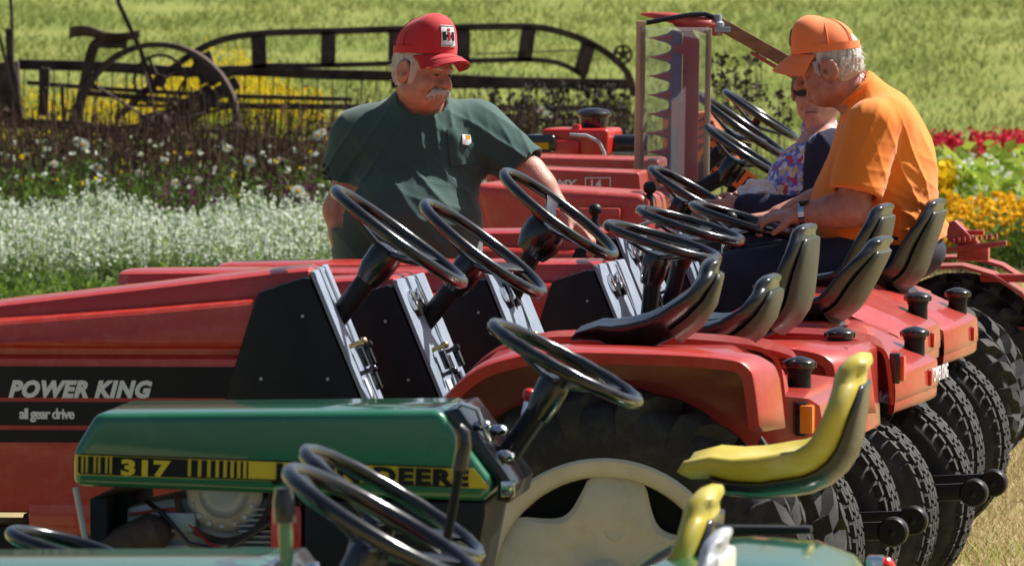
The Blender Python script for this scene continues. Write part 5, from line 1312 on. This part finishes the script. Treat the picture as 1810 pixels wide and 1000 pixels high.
yl.build('small_yellow_blooms', 'petal_yellow', label='few yellow blooms dotted among the dry brown stems')
pl.build('purple_flowers', 'petal_purple', label='dark purple flower spikes behind the white flower bed')
# goldenrod behind the rake
gp, gs = Sc(), Sc()
n = 560; px = np.concatenate([rng.uniform(-40, 560, n // 2), rng.normal(360, 110, n - n // 2)]); Y = rng.uniform(59.5, 63.5, n); X = px_x(px, Y)
H = rng.uniform(.45, .80, n) + .42 * np.exp(-((px - 385) / 105) ** 2) * rng.uniform(.5, 1, n) - .10 * np.clip((px - 500) / 100, 0, 1)
A = np.stack([X, Y, X * 0], 1); B = np.stack([X + rng.normal(size=n) * .06, Y, H], 1); gs.stem(A, B, .004)
k = 26; t = rng.uniform(.68, 1.0, n * k); P = np.repeat(A, k, 0) * (1 - t)[:, None] + np.repeat(B, k, 0) * t[:, None] + rng.normal(size=(n * k, 3)) * [.05, .05, .02]
gp.leaf(P, rng.uniform(.02, .045, n * k), .8, .6)
k = 14; t = rng.uniform(.1, .7, n * k); P = np.repeat(A, k, 0) * (1 - t)[:, None] + np.repeat(B, k, 0) * t[:, None] + rng.normal(size=(n * k, 3)) * .05; gs.leaf(P, rng.uniform(.04, .10, n * k), .9, .25)
gp.build('goldenrod_flowers', 'petal_yellow', label='yellow goldenrod blossom behind the old hay rake')
gs.build('goldenrod_leaves', 'leaf_lime', label='green stems and leaves of the goldenrod behind the rake')
# seed heads
sd, ss = Sc(), Sc()
for (x0, x1, z0, z1, yy, n) in ((1255, 1352, 95, 190, 46, 55), (1265, 1400, 165, 235, 44, 40), (860, 1110, 150, 235, 50, 240)):
    px, py = rng.uniform(x0, x1, n), rng.uniform(z0, z1, n); Sx = F_PX / yy; X = (px - 905) / Sx; H = CAM_H - (py + 100) / Sx; Y = yy + rng.normal(size=n) * .3
    A = np.stack([X + rng.normal(size=n) * .05, Y, X * 0], 1); B = np.stack([X, Y, H], 1); ss.stem(A, B, .0022); sd.leaf(np.repeat(B, 9, 0) + rng.normal(size=(n * 9, 3)) * .012, .03, 1, .7)
sd.build('seed_heads', 'seed_dark', label='dark dried seed heads on thin stems against the meadow'); ss.build('seed_stems', 'stem_brown', label='thin dry stems carrying dark seed heads')
# flower border on the right: gold in front, lime leaves, red at the back
go, li, rd, lw = Sc(), Sc(), Sc(), Sc()
n = 520; X = px_x(rng.uniform(1655, 1900, n), 44.6); Y = rng.uniform(43.9, 46.2, n); H = rng.uniform(.16, .43, n)
P = np.stack([X, Y, H], 1); go.leaf(np.repeat(P, 5, 0) + rng.normal(size=(n * 5, 3)) * .010, .042, .4, .75)
A = P.copy(); A[:, 2] = 0; ss2 = Sc(); ss2.stem(A, P, .0025); Q = np.repeat(P, 8, 0) * [1, 1, .6] + rng.normal(size=(n * 8, 3)) * .06; ss2.leaf(Q, .06, 1, .35)
n = 300; X = px_x(rng.uniform(1600, 1900, n), 48); Y = rng.uniform(46.4, 49.5, n); H = rng.uniform(.15, .55, n); P = np.stack([X, Y, H], 1)
li.leaf(np.repeat(P, 9, 0) + rng.normal(size=(n * 9, 3)) * [.07, .07, .05], rng.uniform(.06, .13, n * 9), .7, .55)
n = 26; P = np.stack([px_x(rng.normal(1665, 14, n), 46.8), 46.6 + rng.normal(size=n) * .1, rng.uniform(.40, .58, n)], 1); lw.leaf(np.repeat(P, 3, 0) + rng.normal(size=(n * 3, 3)) * .02, .10, .7, .5)
n = 200; X = px_x(rng.uniform(1600, 1900, n), 48); P = np.stack([X, rng.uniform(46, 49, n), rng.uniform(.25, .62, n)], 1); wl2 = Sc(); wl2.leaf(np.repeat(P, 3, 0) + rng.normal(size=(n * 3, 3)) * .01, .035, .6, .8)
n = 66; X = px_x(rng.uniform(1610, 1900, n), 51); P = np.stack([X, rng.uniform(50, 52, n), rng.normal(.60, .035, n)], 1)
rd.leaf(np.repeat(P, 26, 0) + rng.normal(size=(n * 26, 3)) * [.045, .045, .022], .05, .5, .7)
A = P.copy(); A[:, 2] = 0; ss2.stem(A, P, .004); n = 1200; Q = np.stack([px_x(rng.uniform(1600, 1900, n), 51), rng.uniform(49.8, 52, n), rng.uniform(.05, .56, n)], 1); ss2.leaf(Q, rng.uniform(.05, .1, n), 1, .4)
go.build('golden_flowers', 'petal_gold', label='golden yellow flowers along the front of the border on the right')
li.build('lime_leaves', 'leaf_lime', label='lime green leafy plants in the middle of the border on the right')
rd.build('red_flowers', 'petal_red', label='dark red flower heads at the back of the border on the right')
lw.build('pale_yellow_leaves', 'petal_yellow', label='pale yellow blooms close behind the orange shirt')
wl2.build('pale_blooms', 'petal_white', label='tiny pale blooms among the lime leaves'); ss2.build('border_leaves', 'leaf', label='green stems and leaves of the border on the right')
# single daisies big enough to count
def daisy_mesh():
    m = MB()
    for k in range(13):
        a = 2 * math.pi * k / 13; c, s = math.cos(a), math.sin(a)
        m.add([(.010 * c, .010 * s, 0), (.028 * c - .008 * s, .028 * s + .008 * c, .004), (.044 * c, .044 * s, -.002), (.028 * c + .008 * s, .028 * s - .008 * c, .004)], [(0, 1, 2, 3)])
    return m.mesh('petals', 'petal_white', smooth=False)
def daisy_eye():
    m = MB(); m.ball((0, 0, .003), (.012, .012, .007), 5); return m.mesh('flower_eye', 'petal_gold')
dm, de = daisy_mesh(), daisy_eye()
for i, (px, py, yy, sc) in enumerate(((137, 250, 47.2, 1.2), (147, 256, 47.0, 1.3), (402, 262, 47.4, 1.1), (440, 285, 46.6, 1.3), (527, 338, 45.8, 1.5), (538, 346, 45.7, 1.1), (172, 297, 46.8, 1.1), (95, 290, 46.6, 1.0), (570, 233, 47.8, 1.0), (562, 240, 47.5, 1.1), (492, 283, 47, 1.0), (350, 318, 46.2, .9), (958, 196, 50, 1.2), (973, 203, 50, 1.2), (246, 306, 46.5, .9), (310, 322, 46.0, .9))):
    Sx = F_PX / yy; z = CAM_H - (py + 100) / Sx; x = (px - 905) / Sx
    o = MB().tube([(0, 0, 0), (.01, 0, z * .5), (0, 0, z)], .003, 5).build('daisy', 'leaf'); o.location = (x, yy, 0)
    tag(o, 'white daisy with a yellow eye standing above the dry stems', 'flower', 'white daisies in the flower bed')
    for nm, me in (('petals', dm), ('flower_eye', de)):
        c = link(nm, me, o); c.location = (0, 0, z); c.scale = (sc * .8,) * 3; c.rotation_euler = (R_(50 + 17 * math.sin(i * 2.3)), R_(20 * math.sin(i * 1.7)), 0)

# ------------------------------------------------------------------ old horse drawn side rake
SR = 232.0; base = at(290, SR, .6); base.z = 0
K = thing('hay_rake', 'old rusty horse drawn side delivery hay rake standing in the flowers', 'hay rake', base)
def rp(px, py, dy=0.0): return ((px - 290) / SR, dy, hz(py, SR))
def rbar(name, pts, wd, th, dy=0.0, par=K, closed=False):
    m = MB(); P = [Vector(rp(*p, dy)) for p in pts]; rings = []; wd *= 1.25
    for i, p in enumerate(P):
        d = (P[min(i + 1, len(P) - 1)] - P[max(i - 1, 0)]).normalized(); nn = Vector((-d.z, 0, d.x))
        rings.append([p + nn * wd + Vector((0, th, 0)), p + nn * wd - Vector((0, th, 0)), p - nn * wd - Vector((0, th, 0)), p - nn * wd + Vector((0, th, 0))])
    m.loft(rings); return m.build(name, 'rust', par, bevel=.004, ang=50)
rbar('upper_rail', smooth([(205, 210), (300, 125), (372, 78), (455, 60), (600, 55), (760, 50), (900, 47), (960, 50), (1020, 66), (1070, 92), (1108, 128), (1122, 170)]), .021, .03)
rbar('lower_rail', smooth([(240, 250), (330, 178), (390, 140), (450, 118), (560, 116), (700, 112), (850, 107), (950, 106), (1000, 116), (1035, 138)]), .016, .03)
for x0, y0, x1, y1 in ((457, 62, 459, 122), (581, 56, 580, 118), (700, 52, 699, 114), (818, 50, 818, 110), (935, 48, 927, 108), (1041, 76, 1026, 130)):
    rbar('strut', [(x0, y0), (x1, y1)], .045, .03)
rbar('side_bracket', [(355, 95), (372, 145)], .06, .05)
rbar('main_beam', smooth([(30, 115), (180, 119), (330, 128), (430, 126), (560, 132), (700, 136), (900, 146), (1122, 150)]), .032, .05, .25)
rbar('cross_beam', [(690, 152), (1122, 153)], .022, .04, .4)
rbar('tension_rod', [(840, 96), (1050, 88)], .004, .006, .1)
rbar('reel_bar', [(40, 148), (190, 160), (430, 173), (620, 178)], .014, .03, .5)
rbar('reel_bar', [(150, 163), (420, 186), (800, 190), (1110, 190)], .018, .03, -.2)
rbar('reel_bar', [(230, 190), (600, 194)], .010, .02, .7)
rbar('reel_bar', [(820, 214), (1115, 210)], .012, .03, .2)
tn = MB()
for px in range(40, 1120, 26):
    y0 = 122 + (px > 430) * 8; j = random.uniform(-4, 4)
    tn.tube([rp(px, y0, .25), rp(px + j * .5, y0 + 50, .2), rp(px + j, y0 + 95 + random.uniform(-10, 30), .05), rp(px + j + 8, y0 + 125, -.1)], .0055, 5)
tag(tn.build('tines', 'rust', K), kind='stuff')
def ringwheel(name, cx, cy, r, rim, wd, nsp, dy, rough=1.0, hubr=.05, teeth=0):
    m = MB(); C = Vector(rp(cx, cy, dy)); rr = []; n = 64
    for q in range(n):
        t = 2 * math.pi * q / n; d = Vector((math.cos(t), 0, math.sin(t))); R2 = r * (1 + (.05 if teeth and (q % 2) else 0))
        rr.append([C + d * (R2 - rim) + Vector((0, wd, 0)), C + d * R2 + Vector((0, wd, 0)), C + d * R2 - Vector((0, wd, 0)), C + d * (R2 - rim) - Vector((0, wd, 0))])
    m.loft(rr, caps=False, closed=True); W_ = m.build(name, 'rust', K, ang=50)
    h = MB(); h.lathe([(.02, dy - wd * 1.6), (hubr, dy - wd * 1.5), (hubr, dy + wd * 1.5), (.02, dy + wd * 1.6)], 16, c=(C.x, 0, C.z)); h.build('hub', 'rust', W_)
    for k in range(nsp):
        t = 2 * math.pi * (k + .3) / nsp; d = Vector((math.cos(t), 0, math.sin(t)))
        MB().tube([C + d * hubr * .8, C + d * (r - rim * .5)], .011, 6).build('spoke', 'rust', W_)
    return W_
wv = ringwheel('ground_wheel', 290, 218, .625, .042, .08, 8, -.35, hubr=.09); wv.rotation_euler = (0, 0, R_(-5))
ringwheel('gear_ring', 284, 142, .20, .025, .02, 4, -.1, teeth=1)
ringwheel('pulley', 1101, 96, .075, .02, .03, 5, -.05, hubr=.03)
rbar('axle_bracket', [(250, 220), (340, 200), (380, 160)], .06, .06, -.1)
rbar('frame_brace', [(262, 235), (420, 145)], .04, .04, .1)
rbar('lower_frame', [(0, 218), (145, 222), (200, 232), (260, 225)], .03, .06, 0)
rbar('lower_frame', [(150, 222), (215, 228), (450, 232)], .010, .03, -.2); rbar('lower_frame', [(155, 240), (300, 246), (560, 252)], .010, .03, -.1)
rbar('seat_spring', smooth([(228, 76), (195, 76), (172, 78), (160, 115), (148, 170), (136, 225), (140, 245)]), .032, .03, -.25)
rbar('lift_lever', [(205, -40), (212, 5), (232, 48), (252, 92), (275, 160)], .014, .014, -.15)
rbar('lift_lever', [(19, -40), (23, 30), (24, 108)], .010, .014, -.1); rbar('lever_quadrant', [(18, 50), (20, 110), (30, 150), (32, 215)], .022, .03, -.1); rbar('lift_lever', [(0, 55), (12, 105), (22, 160)], .010, .012, -.15)
rbar('gear_case', [(5, 110), (12, 215)], .09, .1, .1); rbar('foot_post', [(80, 120), (76, 205)], .03, .04, 0); rbar('foot_post', [(110, 150), (112, 210)], .012, .02, 0)
# pressed iron saddle seat
m = MB(); rr = []
for i in range(13):
    u = i / 12; x = 126 + 124 * u; wd = .20 * math.sin(math.pi * min(1, .12 + .88 * (1 - u) ** .7)) ** .5 * (1 - .45 * u); z0 = 52 - 6 * math.sin(math.pi * min(1, u * 2)) + (12 * u * math.sin(math.pi * u)); ring = []
    for j in range(11):
        f = -1 + .2 * j; dip = .05 * (f * f) + .02 * math.cos(f * 6) * (1 - u)
        p = rp(x, z0 + 12, -.25); ring.append((p[0], p[1] + f * wd, p[2] + dip))
    rr.append(ring + [(a, b, c - .012) for a, b, c in ring[::-1]])
m.loft(rr).build('saddle_seat', 'rust', K, ang=60)

# ------------------------------------------------------------------ upright cutter bar with its wood and plastic guard
SM = 478.0; base = at(1190, SM, .9); base.z = 0
Mw = thing('sickle_mower', 'raised sickle mower bar with red fingers, toothed blade and a wooden stick on top', 'mower', base)
def mp(px, py, dy=0.0): return ((px - 1190) / SM, dy, hz(py, SM))
def mpoly(name, pts, y0, y1, mn, par, bevel=.003):
    return MB().prism([(mp(*p)[0], mp(*p)[2]) for p in pts], y0, y1).build(name, mn, par, bevel=bevel)
bb = [(1189, 44), (1192, 40), (1222, 44), (1226, 48), (1224, 56), (1236, 72), (1233, 320), (1204, 430), (1200, 430), (1198, 300), (1199, 225), (1186, 223), (1186, 179), (1205, 178), (1207, 95), (1189, 92), (1190, 80), (1206, 78), (1207, 58)]
mpoly('cutter_bar', bb, -.010, .012, 'magenta_red', Mw)
mpoly('knife_back', [(1187, 52), (1206, 56), (1203, 330), (1178, 330), (1181, 200)], .014, .020, 'blue_steel', Mw, .001)
for k in range(9):
    y = 68 + 33.5 * k; x = -.45 * k
    mpoly('guard_finger', [(1142 + x, y - 1), (1187 + x, y - 7), (1187 + x, y + 4), (1168 + x, y + 3)], -.014, .008, 'magenta_red', Mw, .002)
    mpoly('knife_section', [(1188 + x, y - 16), (1188 + x, y + 15), (1180 + x, y + 9), (1154 + x, y + 1), (1154 + x, y - 2), (1180 + x, y - 9)], .0085, .013, 'blue_steel', Mw, .0008)
rv = MB()
for k in range(7):
    p = mp(1210, 90 + 35 * k); rv.lathe([(.001, -.016), (.008, -.015), (.010, -.009)], 10, c=(p[0], 0, p[2]))
rv.build('rivets', 'magenta_red', Mw)
m = MB(); rr = []
for px, py, w1, h1 in ((1132, 25, .004, .004), (1150, 27, .02, .012), (1185, 32, .035, .022), (1230, 42, .045, .030), (1262, 48, .045, .038), (1276, 58, .03, .012)):
    p = mp(px, py); rr.append([(p[0], p[1] + w1 * math.cos(a), p[2] + h1 * math.sin(a) * (1 if math.sin(a) > 0 else .9)) for a in [2 * math.pi * q / 14 for q in range(14)]])
m.loft(rr).build('outer_shoe', 'old_red', Mw, ang=50)
m = MB(); A, B = Vector(mp(1264, 38, .02)), Vector(mp(1420, 126, -.12)); d = (B - A).normalized(); nn = Vector((-d.z, 0, d.x)).normalized()
m.loft([[p + nn * .024 + Vector((0, .012, 0)), p + nn * .024 - Vector((0, .012, 0)), p - nn * .024 - Vector((0, .012, 0)), p - nn * .024 + Vector((0, .012, 0))] for p in (A, B)]); ss_ = m.build('swath_stick', 'stain_wood', Mw, bevel=.004)
m = MB(); A, B = Vector(mp(1330, 84, -.045)), Vector(mp(1425, 140, -.14)); 
m.loft([[p - nn * .012 + Vector((0, .010, 0)), p - nn * .012 - Vector((0, .010, 0)), p - nn * .026 - Vector((0, .010, 0)), p - nn * .026 + Vector((0, .010, 0))] for p in (A, B)]); m.build('stick_edging', 'old_red', ss_, bevel=.002)
m = MB(); p = mp(1269, 38, -.02)
m.lathe([(.001, p[2] + .028), (.012, p[2] + .026), (.014, p[2]), (.022, p[2] - .004), (.022, p[2] - .018), (.012, p[2] - .02), (.012, p[2] - .05)], 8, axis='z', c=(p[0], p[1], 0)); m.box((p[0] + .015, p[1], p[2] - .03), (.06, .05, .02)); m.build('clamp_bolt', 'steel', Mw, bevel=.002)
MB().tube([mp(1124, 43, -.05), mp(1150, 39, -.05), mp(1190, 31, -.04), mp(1220, 26, -.03), mp(1245, 25, -.02), mp(1262, 31, -.02)], .009, 8).build('hold_strap', 'gloss_black', Mw)
Gd = thing('blade_guard', 'two pale wooden posts holding a clear plastic sheet over the sickle mower bar', 'guard', (base.x, base.y - .05, 0))
def post(px0, px1, y0, y1, lean=0):
    m = MB(); a, b = mp(px0, y0), mp(px0 - lean, y1); w_ = (px1 - px0) / SM
    m.loft([[(q[0], -.012, q[2]), (q[0] + w_, -.012, q[2]), (q[0] + w_, .026, q[2]), (q[0], .026, q[2])] for q in (a, b)])
    return m.build('post', 'pale_wood', Gd, bevel=.003)
post(1124, 1141, 37, 420, 5); post(1247, 1257, 50, 420, 6)
tpz = mp(0, 48)[2]; btz = mp(0, 415)[2]
MB().box(((mp(1131, 0)[0] + mp(1252, 0)[0]) / 2, -.0165, (tpz + btz) / 2), ((1252 - 1131) / SM, .005, tpz - btz)).build('plastic_sheet', 'plexiglass', Gd)
for z_ in (.42, .80): MB().box((mp(1190, 0)[0], .034, z_), ((1257 - 1120) / SM, .014, .04)).build('cross_rail', 'pale_wood', Gd, bevel=.002)
